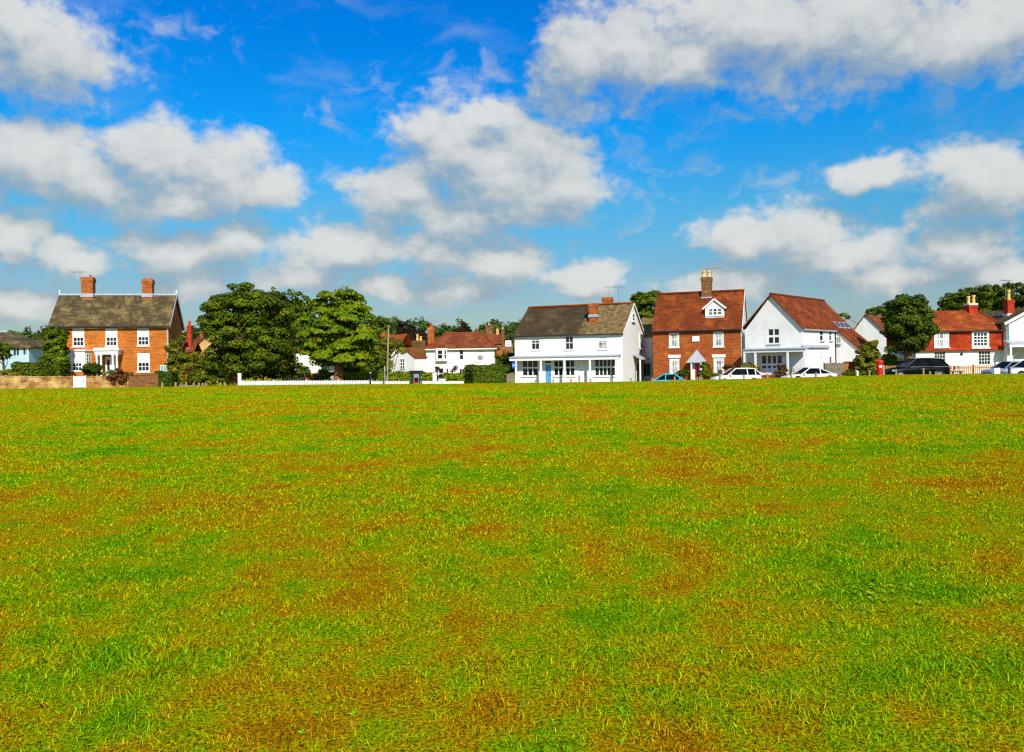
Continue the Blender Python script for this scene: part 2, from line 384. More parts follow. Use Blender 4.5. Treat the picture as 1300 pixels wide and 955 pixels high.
# ------------------------------------------------------------------ grass blades (dense near the camera)
def make_blades():
    rng = np.random.default_rng(5); n = NBL
    yy = np.linspace(2.0, 60.6, 2400); dens = (1.5 * yy + 5) * np.where(yy < 4.5, (4.5) ** -1.75, yy ** -1.75)
    cdf = np.cumsum(dens); cdf /= cdf[-1]
    Y = np.interp(rng.random(n), cdf, yy); X = (rng.random(n) - .5) * (1.5 * Y + 5)
    # clumping
    cl = np.sin(X * 5.1 + np.sin(Y * 3.7) * 2) * np.sin(Y * 4.3 + np.sin(X * 2.9) * 2)
    Z = zg(X, Y)
    ang = rng.random(n) * 6.283; lean = .35 + rng.random(n) ** .7 * 1.1
    tall = np.exp(-(((X + 2.05) / .7) ** 2 + ((Y - 4.35) / .35) ** 2)) + .8 * np.exp(-(((X - 1.6) / 1.6) ** 2 + ((Y - 3.9) / .5) ** 2))
    h = (.016 + .022 * rng.random(n) ** 1.6) * (1 + .35 * cl) * (1 + np.maximum(Y - 4, 0) / 45) * (1 - .6 * sstep((Y - 44) / 14)) * (1 + .9 * tall)
    w = np.maximum(.0042, Y * .00115) * (.7 + .6 * rng.random(n))
    lx = np.cos(ang) * np.sin(lean); ly = np.sin(ang) * np.sin(lean); lz = np.cos(lean)
    a2 = rng.random(n) * 6.283; sx = np.cos(a2) * w / 2; sy = np.sin(a2) * w / 2
    B = np.stack([X, Y, Z - .004], -1); Dv = np.stack([lx, ly, lz], -1) * h[:, None]
    up = np.zeros((n, 3)); up[:, 2] = h * .45
    Mid = B + Dv * .5 + up * .35; Tip = B + Dv + up * .15
    Sv = np.stack([sx, sy, np.zeros(n)], -1)
    v = np.stack([B - Sv, B + Sv, Mid + Sv * .8, Mid - Sv * .8, Tip], 1).reshape(-1, 3)
    o = np.arange(n) * 5
    quad = np.stack([o, o + 1, o + 2, o + 3], -1); tri = np.stack([o + 3, o + 2, o + 4], -1)
    loops = np.concatenate([quad, tri], 1).ravel()
    st = (np.arange(n)[:, None] * 7 + np.array([0, 4])[None, :]).ravel()
    me = bpy.data.meshes.new('grass'); me.vertices.add(len(v)); me.vertices.foreach_set('co', v.astype(np.float32).ravel())
    me.loops.add(len(loops)); me.loops.foreach_set('vertex_index', loops.astype(np.int32))
    me.polygons.add(len(st)); me.polygons.foreach_set('loop_start', st.astype(np.int32))
    at = me.attributes.new('rnd', 'FLOAT', 'POINT')
    vs_ = np.clip(9 / Y, .26, 1)       # a far card stands for a whole tuft, so it varies less
    rv = np.clip(.5 + .33 * vs_ * rng.standard_normal(n) + .10 * cl + .28 * tall, 0, 1.4)
    at.data.foreach_set('value', np.repeat(rv, 5).astype(np.float32))
    av = me.attributes.new('val', 'FLOAT_COLOR', 'POINT'); vv = np.clip(.98 + .58 * vs_ * rng.standard_normal(n), .08, 1.5); vv = np.repeat(vv, 5); vv
    av.data.foreach_set('color', np.stack([vv, vv, vv, np.ones_like(vv)], -1).astype(np.float32).ravel())
    me.update(); me.materials.append(MAT['blade'])
    ob = bpy.data.objects.new('grass', me); COL.objects.link(ob)
    tag(ob, 'short mown grass blades mixed green and straw', 'grass', kind='stuff')
NBL = 800000
make_blades()

# broad-leaved weeds in the turf (right foreground)
def weeds():
    rng = random.Random(4); mb = MB(); cols = []
    for i in range(150):
        if i < 42: px = 1085 + rng.gauss(35, 40); py = 758 + rng.gauss(0, 14); Y = 5.5
        else: px = rng.uniform(-60, 1360); py = rng.uniform(690, 960); Y = 5.0
        for _ in range(5):
            r = ray(px, py); Y = (EYE - g(r.x * Y, Y)) / -r.z if r.z < 0 else Y
        X = ray(px, py).x * Y; z = g(X, Y)
        sc = rng.uniform(.35, .7) if i < 42 else rng.uniform(.2, .45)
        for k in range(rng.randint(4, 8)):
            a = rng.random() * 6.28; l = rng.uniform(.05, .10) * sc; w = l * .45; el = rng.uniform(.15, .8)
            d = Vector((math.cos(a) * math.cos(el), math.sin(a) * math.cos(el), math.sin(el))); s_ = Vector((-math.sin(a), math.cos(a), 0))
            b = Vector((X, Y, z + .004)); dr = Vector((0, 0, -l * .25))
            mb.face([b, b + d * l * .5 + s_ * w / 2, b + d * l + dr, b + d * l * .5 - s_ * w / 2])
            cols += [rng.choice([(.17, .36, .008), (.22, .42, .008), (.13, .29, .006), (.34, .43, .015)])] * 4
    o = mb.build('weeds', 'weed'); a = o.data.color_attributes.new('Col', 'FLOAT_COLOR', 'POINT')
    for i, c in enumerate(cols): a.data[i].color = (*c, 1)
    tag(o, 'broad leaved weed rosettes growing in the turf', 'weeds', kind='stuff')
weeds()
# ------------------------------------------------------------------ house kit
class House:
    """local frame: x along the front (to the right), y towards the back, z up; origin at the front left foot"""
    def __init__(s, name, label, cat, px, py, Y, deg, z0=None, group=None):
        X = ray(px, py).x * Y; s.z0 = g(X, Y) - .05 if z0 is None else z0
        th = R(deg); s.O = Vector((X, Y, s.z0)); s.ex = Vector((math.cos(th), -math.sin(th), 0)); s.ey = Vector((math.sin(th), math.cos(th), 0))
        s.root = thing(name, label, cat, tuple(s.O), -th, group)
    def hit(s, px, py, n, off):
        r = ray(px, py); C = Vector((0, 0, EYE)); t = ((s.O - C).dot(n) + off) / r.dot(n); p = C + r * t - s.O
        return Vector((p.dot(s.ex), p.dot(s.ey), p.z))
    def fr(s, px, py, y=0): p = s.hit(px, py, s.ey, y); return p.x, p.z
    def sd(s, px, py, x): p = s.hit(px, py, s.ex, x); return p.y, p.z

class Face:
    def __init__(s, h, kind, off=0): s.h = h; s.k = kind; s.o = off
    def pt(s, u, z, n=0):
        if s.k == 'f': return (u, s.o - n, z)
        if s.k == 'r': return (s.o + n, u, z)
        return (s.o - n, u, z)
    def uz(s, px, py): return s.h.fr(px, py, s.o) if s.k == 'f' else s.h.sd(px, py, s.o)
    def rect(s, x0, y0, x1, y1):
        xm, ym = (x0 + x1) / 2, (y0 + y1) / 2
        a, b = sorted((s.uz(x0, ym)[0], s.uz(x1, ym)[0])); return (a, s.uz(xm, y1)[1], b, s.uz(xm, y0)[1])
    def box(s, mb, u0, z0, u1, z1, n0, n1):
        a = s.pt(u0, z0, n0); b = s.pt(u1, z1, n1); mb.box(*a, *b)
    def wall(s, mb, u0, u1, z0, z1, holes=(), dep=.14):
        us = sorted({u0, u1, *[q for h in holes for q in (h[0], h[2])]}); zs = sorted({z0, z1, *[q for h in holes for q in (h[1], h[3])]})
        us = [u for u in us if u0 <= u <= u1]; zs = [z for z in zs if z0 <= z <= z1]
        for i in range(len(us) - 1):
            for j in range(len(zs) - 1):
                cu, cz = (us[i] + us[i + 1]) / 2, (zs[j] + zs[j + 1]) / 2
                if any(h[0] < cu < h[2] and h[1] < cz < h[3] for h in holes): continue
                q = [s.pt(us[i], zs[j]), s.pt(us[i + 1], zs[j]), s.pt(us[i + 1], zs[j + 1]), s.pt(us[i], zs[j + 1])]
                mb.face(q if s.k != 'l' else q[::-1])
        for a, b, c, d in holes:
            P = s.pt
            mb.face([P(a, b), P(a, d), P(a, d, -dep), P(a, b, -dep)]); mb.face([P(c, d), P(c, b), P(c, b, -dep), P(c, d, -dep)])
            mb.face([P(a, d), P(c, d), P(c, d, -dep), P(a, d, -dep)]); mb.face([P(c, b), P(a, b), P(a, b, -dep), P(c, b, -dep)])

def window(f, r, cols=2, rows=2, frame='paint_white', pane='glass', bord=.06, bar=.04, sill=True, blind=0, blind_mat='paint_blind', sash=True, proud=.0, curtain=False, lintel=None, name='window', label=None, sillmat=None):
    u0, z0, u1, z1 = r; root = f.h.root; n = proud
    m = MB(); B = lambda a, b, c, d, n0, n1: f.box(m, a, b, c, d, n0, n1)
    B(u0, z0, u0 + bord, z1, n - .10, n - .012); B(u1 - bord, z0, u1, z1, n - .10, n - .012)
    B(u0 + bord, z1 - bord, u1 - bord, z1, n - .10, n - .014); B(u0 + bord, z0, u1 - bord, z0 + bord, n - .10, n - .014)
    iu, iz = u1 - u0 - 2 * bord, z1 - z0 - 2 * bord
    for i in range(1, cols):
        c = u0 + bord + iu * i / cols; B(c - bar / 2, z0 + bord, c + bar / 2, z1 - bord, n - .095, n - .03)
    for j in range(1, rows):
        c = z0 + bord + iz * j / rows; w = bar * (1.6 if sash and rows % 2 == 0 and j == rows // 2 else 1)
        B(u0 + bord, c - w / 2, u1 - bord, c + w / 2, n - .092, n - .033)
    w = m.build(name, frame, root)
    if label: w['label'] = label
    p = MB(); p.face([f.pt(u0 + .02, z0 + .02, n - .075), f.pt(u1 - .02, z0 + .02, n - .075), f.pt(u1 - .02, z1 - .02, n - .075), f.pt(u0 + .02, z1 - .02, n - .075)])
    p.build('pane', pane, w)
    if blind:
        b = MB(); f.box(b, u0 + bord, z1 - bord - iz * blind, u1 - bord, z1 - bord, n - .07, n - .05); b.build('blind', blind_mat, w)
    if curtain:
        k = iu * .24
        for a, c in ((u0 + bord, u0 + bord + k), (u1 - bord - k, u1 - bord)): b = MB(); f.box(b, a, z0 + bord, c, z1 - bord, n - .072, n - .06); b.build('curtain', 'curtain', w)
    if sill:
        b = MB(); f.box(b, u0 - .07, z0 - .09, u1 + .07, z0 - .002, n - .02, n + .09); b.build('sill', sillmat or frame, w)
    if lintel:
        b = MB(); f.box(b, *lintel, .003, .05); b.build('lintel', 'paint_white', w)
    return w

def door(f, r, mat, label=None, panels=True, frame='paint_white', dark=False):
    u0, z0, u1, z1 = r; root = f.h.root
    m = MB(); f.box(m, u0 + .07, z0, u1 - .07, z1 - .07, -.12, -.06)
    if panels:
        w = (u1 - u0 - .14); hh = z1 - z0
        for a, b in ((.12, .46), (.54, .88)):
            for c, d in ((.06, .44), (.52, .93)): f.box(m, u0 + .07 + w * a, z0 + hh * c, u0 + .07 + w * b, z0 + hh * d, -.06, -.035)
    d = m.build('door', mat, root)
    if label: d['label'] = label
    m = MB(); f.box(m, u0, z0, u0 + .068, z1, -.13, .012); f.box(m, u1 - .068, z0, u1, z1, -.13, .012); f.box(m, u0 + .068, z1 - .068, u1 - .068, z1, -.13, .012)
    m.build('door_frame', frame, d)
    m = MB(); f.box(m, u1 - .2, z0 + .95, u1 - .14, z0 + 1.08, -.06, .0); m.build('handle', 'grey_metal', d)
    return d

def gable_roof(axis, a0, a1, b0, bm, b1, ze0, zr, ze1, ovb=.25, ova=.18, t=.13, jit=.02, nx=14, seed=1):
    rng = random.Random(seed); mb = MB()
    s0 = (zr - ze0) / (bm - b0); s1 = (zr - ze1) / (b1 - bm)
    B0, B1 = b0 - ovb, b1 + ovb; Z0, Z1 = ze0 - ovb * s0, ze1 - ovb * s1
    ring = [(B0, Z0), ((B0 + bm) / 2, (Z0 + zr) / 2), (bm, zr), ((B1 + bm) / 2, (Z1 + zr) / 2), (B1, Z1)]
    secs = []
    for i in range(nx + 1):
        a = a0 - ova + (a1 - a0 + 2 * ova) * i / nx; lo = []; up = []
        for k, (b, z) in enumerate(ring):
            sag = -.085 * math.sin(math.pi * i / nx) * (1 if k in (1, 2, 3) else .3) + rng.uniform(-jit, jit)
            lo.append((b, z + .012)); up.append((b, z + t + sag))
        secs.append([((a, b, z) if axis == 'x' else (b, a, z)) for b, z in lo + up[::-1]])
    n = 10
    vs = [p for s_ in secs for p in s_]
    fs = [(i * n + k, i * n + (k + 1) % n, (i + 1) * n + (k + 1) % n, (i + 1) * n + k) for i in range(nx) for k in range(n)]
    for e in (0, nx):
        o = e * n
        for k in range(4): fs.append((o + k, o + k + 1, o + 8 - k, o + 9 - k))
    mb.mesh(vs, fs); return mb

def ridge_tiles(p, q, r, mat, parent, n=None, name='ridge_tiles'):
    p, q = Vector(p), Vector(q); n = n or max(3, int((q - p).length / .45)); mb = MB()
    for i in range(n):
        a = p.lerp(q, i / n); b = p.lerp(q, (i + .96) / n); mb.tube([a, b], [r * 1.04, r * .96], 8)
    return mb.build(name, mat, parent)

def chimney(h, x, y, z0, z1, wx, wy, mat, pots=(), cap=.35, flash=None, base_z=None, aerial=None, potmat='pot_cream', capmat=None):
    mb = MB(); c = z1 - cap
    mb.box(x - wx / 2, y - wy / 2, z0, x + wx / 2, y + wy / 2, c)
    for i, (e, hh) in enumerate(((.035, .3), (.065, .4), (.02, .3))):
        za = c + cap * sum((.3, .4, .3)[:i]); mb.box(x - wx / 2 - e, y - wy / 2 - e, za + .001, x + wx / 2 + e, y + wy / 2 + e, za + cap * hh)
    o = mb.build('chimney', mat, h.root)
    for dx, dy, ph, pr in pots:
        m = MB(); m.lathe(x + dx, y + dy, [(pr * .95, z1 - .02), (pr * 1.0, z1 + ph * .12), (pr * .82, z1 + ph * .2), (pr * .75, z1 + ph * .8), (pr * .95, z1 + ph * .86), (pr * .95, z1 + ph), (pr * .6, z1 + ph), (pr * .6, z1 + ph * .9)], 12)
        m.build('chimney_pot', potmat, o)
    if flash:
        m = MB(); e = .06; m.box(x - wx / 2 - e, y - wy / 2 - e, flash[0], x + wx / 2 + e, y + wy / 2 + e, flash[1]); m.build('flashing', flash[2] if len(flash) > 2 else 'lead', o)
    if capmat:
        m = MB(); m.box(x - wx / 2 - .04, y - wy / 2 - .04, z1 + .002, x + wx / 2 + .04, y + wy / 2 + .04, z1 + .14); m.build('cap_stone', capmat, o)
    if aerial:
        ax, ay, at, ln, ang = aerial; m = MB(); b = Vector((x + ax, y + ay, z1 - .4)); tp = Vector((x + ax, y + ay, at))
        m.tube([b, tp], [.022, .018], 6); d = Vector((math.cos(ang), math.sin(ang), 0)); s_ = Vector((-d.y, d.x, 0))
        m.tube([tp - d * ln * .4, tp + d * ln * .6], [.016, .016], 6)
        for k in range(9):
            q = tp + d * ln * (-.36 + .115 * k); w = .16 + .02 * (8 - k) * .5; m.tube([q - s_ * w, q + s_ * w], [.01, .01], 5); m.tube([q - Vector((0, 0, w * .5)), q + Vector((0, 0, w * .5))], [.008, .008], 5)
        m.build('aerial', 'grey_metal', o)
    return o

def gable_poly(f, b0, bm, b1, z0, ze0, zr, ze1, mb, hole=None):
    P = f.pt; zb = min(ze0, ze1)
    mb.face([P(b0, ze0), P(b1, ze1), P(bm, zr)])

# ================================================================== HOUSE 1: orange brick house (left)
h = House('brick_house', 'double fronted orange brick house with mossy grey roof, two chimneys and white portico', 'house', 64.5, 478, 75, -10, .05)
f = Face(h, 'f'); w1 = f.uz(214.5, 450)[0]; ze = f.uz(140, 413.5)[1]; D = 5.6; zr = h.fr(148, 376.5, D / 2)[1]
uw = [f.rect(*q) for q in ((92, 416.5, 107, 440), (134, 416.5, 149, 439.8), (174.3, 416, 189.3, 439))]
lw = f.rect(174.5, 448.5, 190, 472)
dr = f.rect(134, 453, 146, 475.5); dr = (dr[0], .35, dr[2], dr[3])
wb = MB(); f.wall(wb, 0, w1, 0, ze, uw + [lw, dr])
fr_, fl_ = Face(h, 'r', w1), Face(h, 'l', 0)
for q in (fr_, fl_):
    q.wall(wb, 0, D, 0, ze); gable_poly(q, 0, D / 2, D, 0, ze, zr, ze, wb)
wb.face([(w1, D, 0), (0, D, 0), (0, D, ze), (w1, D, ze)])
wb.build('wall', 'brick_orange', h.root)
for q in uw: window(f, q, 3, 4, blind=.5, bar=.05, bord=.1)
window(f, lw, 3, 4, blind=.5, bar=.05, bord=.1)
door(f, dr, 'paint_white', panels=True)
m = MB();
for k in (.16, .62):
    u = dr[0] + (dr[2] - dr[0]) * k; f.box(m, u, dr[1] + 1.05, u + .22, dr[3] - .28, -.06, -.03)
m.build('door_glazing', 'glass', h.root)
rf = gable_roof('x', 0, w1, 0, D / 2, D, ze, zr, ze, .28, .16, .16, .025).build('roof', 'roof_moss', h.root, True)
ridge_tiles((-.16, D / 2, zr + .16), (w1 + .16, D / 2, zr + .16), .13, 'render_tan' if 0 else 'lead', rf)
for u in (-.12, w1 + .12): m = MB(); m.lathe(u, D / 2, [(.07, zr + .2), (.05, zr + .4), (.09, zr + .48), (.02, zr + .62)], 8); m.build('finial', 'paint_white', rf)
m = MB(); m.box(-.2, -.36, ze - .17, w1 + .2, -.26, ze - .05); m.build('gutter', 'dark_metal', h.root)
m = MB()
for (a, b, c, d) in ((0, -.1, w1 - .0, 0),):
    pass
s1 = (zr - ze) / (D / 2)
for s_ in (-1, 1):
    yb = D / 2 + s_ * (D / 2 + .28); m.beam((w1 + .2, yb, ze - .28 * s1 + .06), (w1 + .2, D / 2, zr + .06), .04, .2)
m.build('bargeboard', 'lead', h.root)
for (pa, pb, pt) in ((104, 120.5, 352.5), (181, 195.5, 355)):
    x0 = h.fr(pa, 370, D / 2)[0]; x1 = h.fr(pb, 370, D / 2)[0]; zt = h.fr((pa + pb) / 2, pt, D / 2)[1]
    chimney(h, (x0 + x1) / 2, D / 2, zr - .5, zt, x1 - x0 - .15, .85, 'brick_stack', [(.2, 0, .22, .13)] if pa < 150 else [(-.22, 0, .1, .13), (.22, 0, .1, .13)], .5, (zr - .1, zr + .26), potmat='pot_red',
            aerial=(-.75, 0, h.fr(103, 345.5, D / 2)[1], 1.3, R(175)) if pa < 150 else None)
m = MB(); m.box(w1 - .14, -.1, 0, w1 - .04, -.002, ze - .2); m.build('downpipe', 'lead', h.root)
# bay window (left): canted box with flat roof
b0 = f.uz(87, 460)[0]; b1 = f.uz(115.5, 460)[0]; bz0 = f.uz(98, 472)[1]; bz1 = f.uz(98, 446)[1]; bd = .85
fb = Face(h, 'f', -bd); c0 = b0 + .02; c1 = fb.uz(107.5, 460)[0]
bm_ = MB(); win = fb.rect(91.5, 460.5, 104, 471)
fb.wall(bm_, c0, c1, bz0, bz1, [win], .1)
bm_.face([(c0, 0, bz0), (c0, -bd, bz0), (c0, -bd, bz1), (c0, 0, bz1)])
bm_.face([(c1, -bd, bz0), (b1, -.002, bz0), (b1, -.002, bz1), (c1, -bd, bz1)])
bm_.face([(c0, -bd, bz0), (c1, -bd, bz0), (b1, 0, bz0), (c0, 0, bz0)])
bay = bm_.build('bay_window', 'paint_white', h.root)
wn = window(fb, win, 3, 2, bar=.05, bord=.06, sill=False)
m = MB(); v = [(c0 - .12, 0), (c0 - .12, -bd - .12), (c1 + .08, -bd - .12), (b1 + .14, 0)]
m.hexa([(x, y, bz1 + .002) for x, y in v] + [(x, y, bz1 + .13) for x, y in v]); m.build('bay_roof', 'paint_white', bay)
m = MB(); v = [(c0 + .05, -.004), (c0 + .05, -bd + .05), (c1 - .05, -bd + .05), (b1 - .08, -.004)]
m.hexa([(x, y, 0) for x, y in v] + [(x, y, bz0 - .002) for x, y in v]); m.build('bay_plinth', 'brick_orange', bay)
m = MB(); d = Vector((b1 - c1, bd, 0)).normalized(); nrm = Vector((d.y, -d.x, 0)); a = Vector((c1, -bd, 0)) + d * .22 + nrm * .006; b = Vector((c1, -bd, 0)) + d * .85 + nrm * .006
m.face([(a.x, a.y, bz0 + .75), (b.x, b.y, bz0 + .75), (b.x, b.y, bz1 - .3), (a.x, a.y, bz1 - .3)]); m.build('bay_side_pane', 'glass_pale', bay)
m = MB()
for k in (.0, .33, .66, 1.):
    zz = bz0 + .75 + (bz1 - bz0 - 1.05) * k; m.beam(a + nrm * .02 + Vector((0, 0, zz)), b + nrm * .02 + Vector((0, 0, zz)), .03, .05)
mid = (a + b) / 2 + nrm * .02
for q in (a + nrm * .02, mid, b + nrm * .02): m.beam(q + Vector((0, 0, bz0 + .72)), q + Vector((0, 0, bz1 - .27)), .045, .03)
m.build('bay_side_frame', 'paint_white', bay)
# portico
po0 = f.uz(126, 460)[0]; po1 = f.uz(155, 460)[0]; pz = f.uz(140, 443)[1]; pd = 1.25
m = MB(); m.box(po0 - .12, -pd - .12, pz - .18, po1 + .12, -.002, pz); m.box(po0, -pd, pz - .55, po1, -.003, pz - .182); m.box(po0 - .06, -pd - .06, pz + .002, po1 + .06, -.004, pz + .08)
por = m.build('portico', 'paint_white', h.root)
for x in (po0 + .14, po0 + .5, po1 - .5, po1 - .14):
    m = MB(); m.lathe(x, -pd + .16, [(.15, .3), (.15, .42), (.115, .46), (.1, pz - .75), (.15, pz - .68), (.15, pz - .552)], 14); m.build('column', 'paint_white', por)
m = MB(); m.box(po0 - .1, -pd - .35, 0, po1 + .1, -.003, .16); m.box(po0, -pd - .05, .161, po1, -.004, .3); m.build('step', 'paving', por)
H1 = h

# ================================================================== HOUSE 6: white shop fronted house
h = House('white_boarded_house', 'long white weatherboarded house with dark tiled roof, veranda of shop windows and pale blue door', 'house', 654, 484, 77, 23, -.75)
f = Face(h, 'f'); w1 = f.uz(790.5, 450)[0]; ze = f.uz(722, 424.6)[1]; right = Face(h, 'r', w1); D = right.uz(817.5, 460)[0]
zr = h.fr(738, 389.5, D / 2)[1]
uw = [f.rect(*q) for q in ((674.5, 427.5, 685, 444), (717.5, 426.5, 728, 444), (759.5, 425.5, 770.5, 443.5))]
lw = [f.rect(*q) for q in ((663, 456.5, 683.2, 477.5), (703, 456, 715, 477.3), (717.8, 456, 729.6, 477.3), (755, 455.2, 781.3, 477.3))]
d1 = f.rect(691.5, 462.5, 700.5, 484); d1 = (d1[0], .12, d1[2], d1[3]); tr = f.rect(691.5, 457.6, 700.5, 461.8); d2 = f.rect(733.5, 458, 744.5, 484); d2 = (d2[0], .12, d2[2], d2[3])
mb = MB(); f.wall(mb, 0, w1, 0, ze, uw + lw + [d1, tr, d2])
gw = right.rect(801.6, 398.5, 805.6, 408); rw = right.rect(811.5, 423.5, 816, 442.5); sdr = right.rect(808, 461, 813, 483); sdr = (sdr[0], .1, sdr[2], sdr[3])
left = Face(h, 'l', 0)
right.wall(mb, 0, D, 0, ze, [sdr]); gable_poly(right, 0, D / 2, D, 0, ze, zr, ze, mb)
left.wall(mb, 0, D, 0, ze); gable_poly(left, 0, D / 2, D, 0, ze, zr, ze, mb)
mb.face([(w1, D, 0), (0, D, 0), (0, D, ze), (w1, D, ze)])
mb.build('wall', 'board_white', h.root)
window(f, uw[0], 2, 2, blind=.3); window(f, uw[1], 2, 2); window(f, uw[2], 2, 2, pane='glass_lace', blind=.4)
window(f, lw[0], 3, 2, bar=.09); window(f, lw[1], 2, 2, bar=.09); window(f, lw[2], 2, 2, bar=.09); window(f, lw[3], 5, 2, bar=.08)
window(right, gw, 1, 2, proud=.11, bord=.07); window(right, rw, 1, 2, proud=.11, pane='glass_pale', bord=.09)
door(f, d1, 'door_blue', 'pale blue panelled front door'); window(f, tr, 1, 1, sill=False, name='fanlight', bord=.05); door(f, d2, 'paint_white'); door(right, sdr, 'door_dark', panels=True)
rf = gable_roof('x', 0, w1, 0, D / 2, D, ze, zr, ze, .22, .12, .14, .03, seed=5).build('roof', 'roof_dark', h.root, True)
ridge_tiles((-.12, D / 2, zr + .15), (w1 + .12, D / 2, zr + .15), .11, 'roof_orange', rf)
m = MB(); s1 = (zr - ze) / (D / 2)
for s_ in (-1, 1): m.beam((w1 + .15, D / 2 + s_ * (D / 2 + .22), ze - .22 * s1 + .06), (w1 + .15, D / 2, zr + .06), .04, .16)
m.build('bargeboard', 'paint_white', h.root)
m = MB(); m.box(-.1, -.3, ze - .13, w1 + .1, -.225, ze - .05); m.build('gutter', 'dark_metal', h.root)
# veranda
v0 = f.uz(653.5, 470)[0] - .1; v1 = f.uz(789, 470)[0]; vd = 1.0; ft = Face(h, 'f', -vd); vz = ft.uz(720, 453.2)[1]
m = MB(); m.hexa([(v0, -vd - .15, vz - .02), (v1, -vd - .15, vz - .02), (v1, -.003, vz + .10), (v0, -.003, vz + .10), (v0, -vd - .15, vz + .05), (v1, -vd - .15, vz + .05), (v1, -.003, vz + .17), (v0, -.003, vz + .17)])
ver = m.build('veranda_roof', 'lead', h.root)
m = MB(); m.box(v0, -vd - .06, vz - .3, v1, -vd + .08, vz - .025); m.build('veranda_beam', 'paint_white', ver)
for p in (655, 686.7, 716.7, 749, 782.5):
    u = ft.uz(p, 470)[0]; m = MB(); m.box(u - .085, -vd - .05, .0, u + .085, -vd + .09, vz - .302); m.build('veranda_post', 'paint_white', ver)
m = MB(); m.box(v0, -vd - .3, -.1, v1, -.004, .1); m.build('veranda_floor', 'paving', ver)
# chimneys
y1 = D * .22; x0 = h.fr(748.5, 395, y1)[0]; x1 = h.fr(758.8, 395, y1)[0]
chimney(h, (x0 + x1) / 2, y1, ze + .6, h.fr(753, 385.5, y1)[1], x1 - x0 - .1, .75, 'brick_stack', [], .4, (h.fr(753, 403, y1)[1], h.fr(753, 399.5, y1)[1]))
y2 = D / 2 + .6; x0 = h.fr(765, 385, y2)[0]; x1 = h.fr(777.5, 385, y2)[0]; cx = (x0 + x1) / 2
chimney(h, cx, y2, zr - 1, h.fr(771, 377.8, y2)[1], x1 - x0 - .12, .8, 'brick_stack', [], .4, aerial=(.2, 0, h.fr(775, 364.5, y2)[1], 1.2, R(10)))
x0 = h.fr(778, 385, y2 + .8)[0]; x1 = h.fr(787.5, 385, y2 + .8)[0]
chimney(h, (x0 + x1) / 2, y2 + .8, zr - 1.4, h.fr(783, 386.4, y2 + .8)[1], x1 - x0 - .1, .7, 'brick_stack', [(-.2, 0, .18, .12), (.2, 0, .18, .12)], .3, potmat='pot_red', aerial=(.2, 0, h.fr(785, 363.5, y2)[1], 1.1, R(8)))
# side porch canopy, sign, annex
pu0 = right.uz(803.5, 460)[0]; pu1 = right.uz(815.5, 460)[0]; pz = right.uz(809, 457)[1]
m = MB(); m.hexa([(w1 + .003, pu0, pz + .45), (w1 + .85, pu0, pz), (w1 + .85, pu1, pz), (w1 + .003, pu1, pz + .45), (w1 + .003, pu0, pz + .55), (w1 + .85, pu0, pz + .1), (w1 + .85, pu1, pz + .1), (w1 + .003, pu1, pz + .55)]); cp = m.build('porch_canopy', 'lead', h.root)
m = MB(); m.box(w1 + .62, pu0 + .05, .0, w1 + .74, pu0 + .17, pz + .1); m.build('canopy_post', 'paint_white', cp)
# annex behind
ax0 = w1 - .6; ay0 = D + .003; ay1 = D + 5.; az = h.fr(820, 422, D)[1] - .4; axr = h.fr(829, 440, D + .3)[0]
m = MB(); m.box(ax0, ay0, 0, axr, ay1, az)
am = (ax0 + axr) / 2; azr = h.fr(822, 402, D + 2.4)[1]
m.face([(axr, ay0, az), (axr, ay1, az), (axr, (ay0 + ay1) / 2, azr - .2)])
an = m.build('annex', 'board_white', h.root)
gable_roof('x', ax0, axr, ay0 + .02, (ay0 + ay1) / 2, ay1, az, azr - .2, az, .15, .12, .12, .02).build('annex_roof', 'roof_dark', an, True)
fa = Face(h, 'f', ay0); q = (axr - .9, az * .18, axr - .25, az * .42)
m = MB(); fa.box(m, *q, .003, .02); m.build('annex_pane', 'glass', an)
m = MB()
for a in (0, .5, 1): u = q[0] + (q[2] - q[0]) * a; fa.box(m, u - .04, q[1] - .04, u + .04, q[3] + .04, .004, .05)
fa.box(m, q[0], q[3], q[2], q[3] + .06, .004, .051); fa.box(m, q[0], q[1] - .07, q[2], q[1], .004, .06); m.build('annex_window', 'sign_teal', an)
u = ft.uz(655.5, 464)[0]; z_ = ft.uz(655, 467.5)[1]; zt = ft.uz(655, 460.5)[1]
s = thing('hanging_sign', 'small blue and white square sign projecting from the veranda corner post', 'sign', tuple(h.O + h.ex * (u - .09) + h.ey * (-vd - .2) + Vector((0, 0, z_))), -R(23))
m = MB(); m.box(-.26, -.03, 0, .05, .03, zt - z_); m.build('sign_board', 'sign_blue', s)
m = MB(); m.box(-.2, -.036, (zt - z_) * .42, -.01, .036, (zt - z_) * .62); m.build('sign_band', 'paint_white', s)
m = MB(); m.beam((-.28, 0, zt - z_ + .04), (.08, 0, zt - z_ + .04), .03, .03); m.beam((.06, 0, zt - z_ + .04), (.06, .17, zt - z_ + .04), .03, .03); m.build('bracket', 'dark_metal', s)

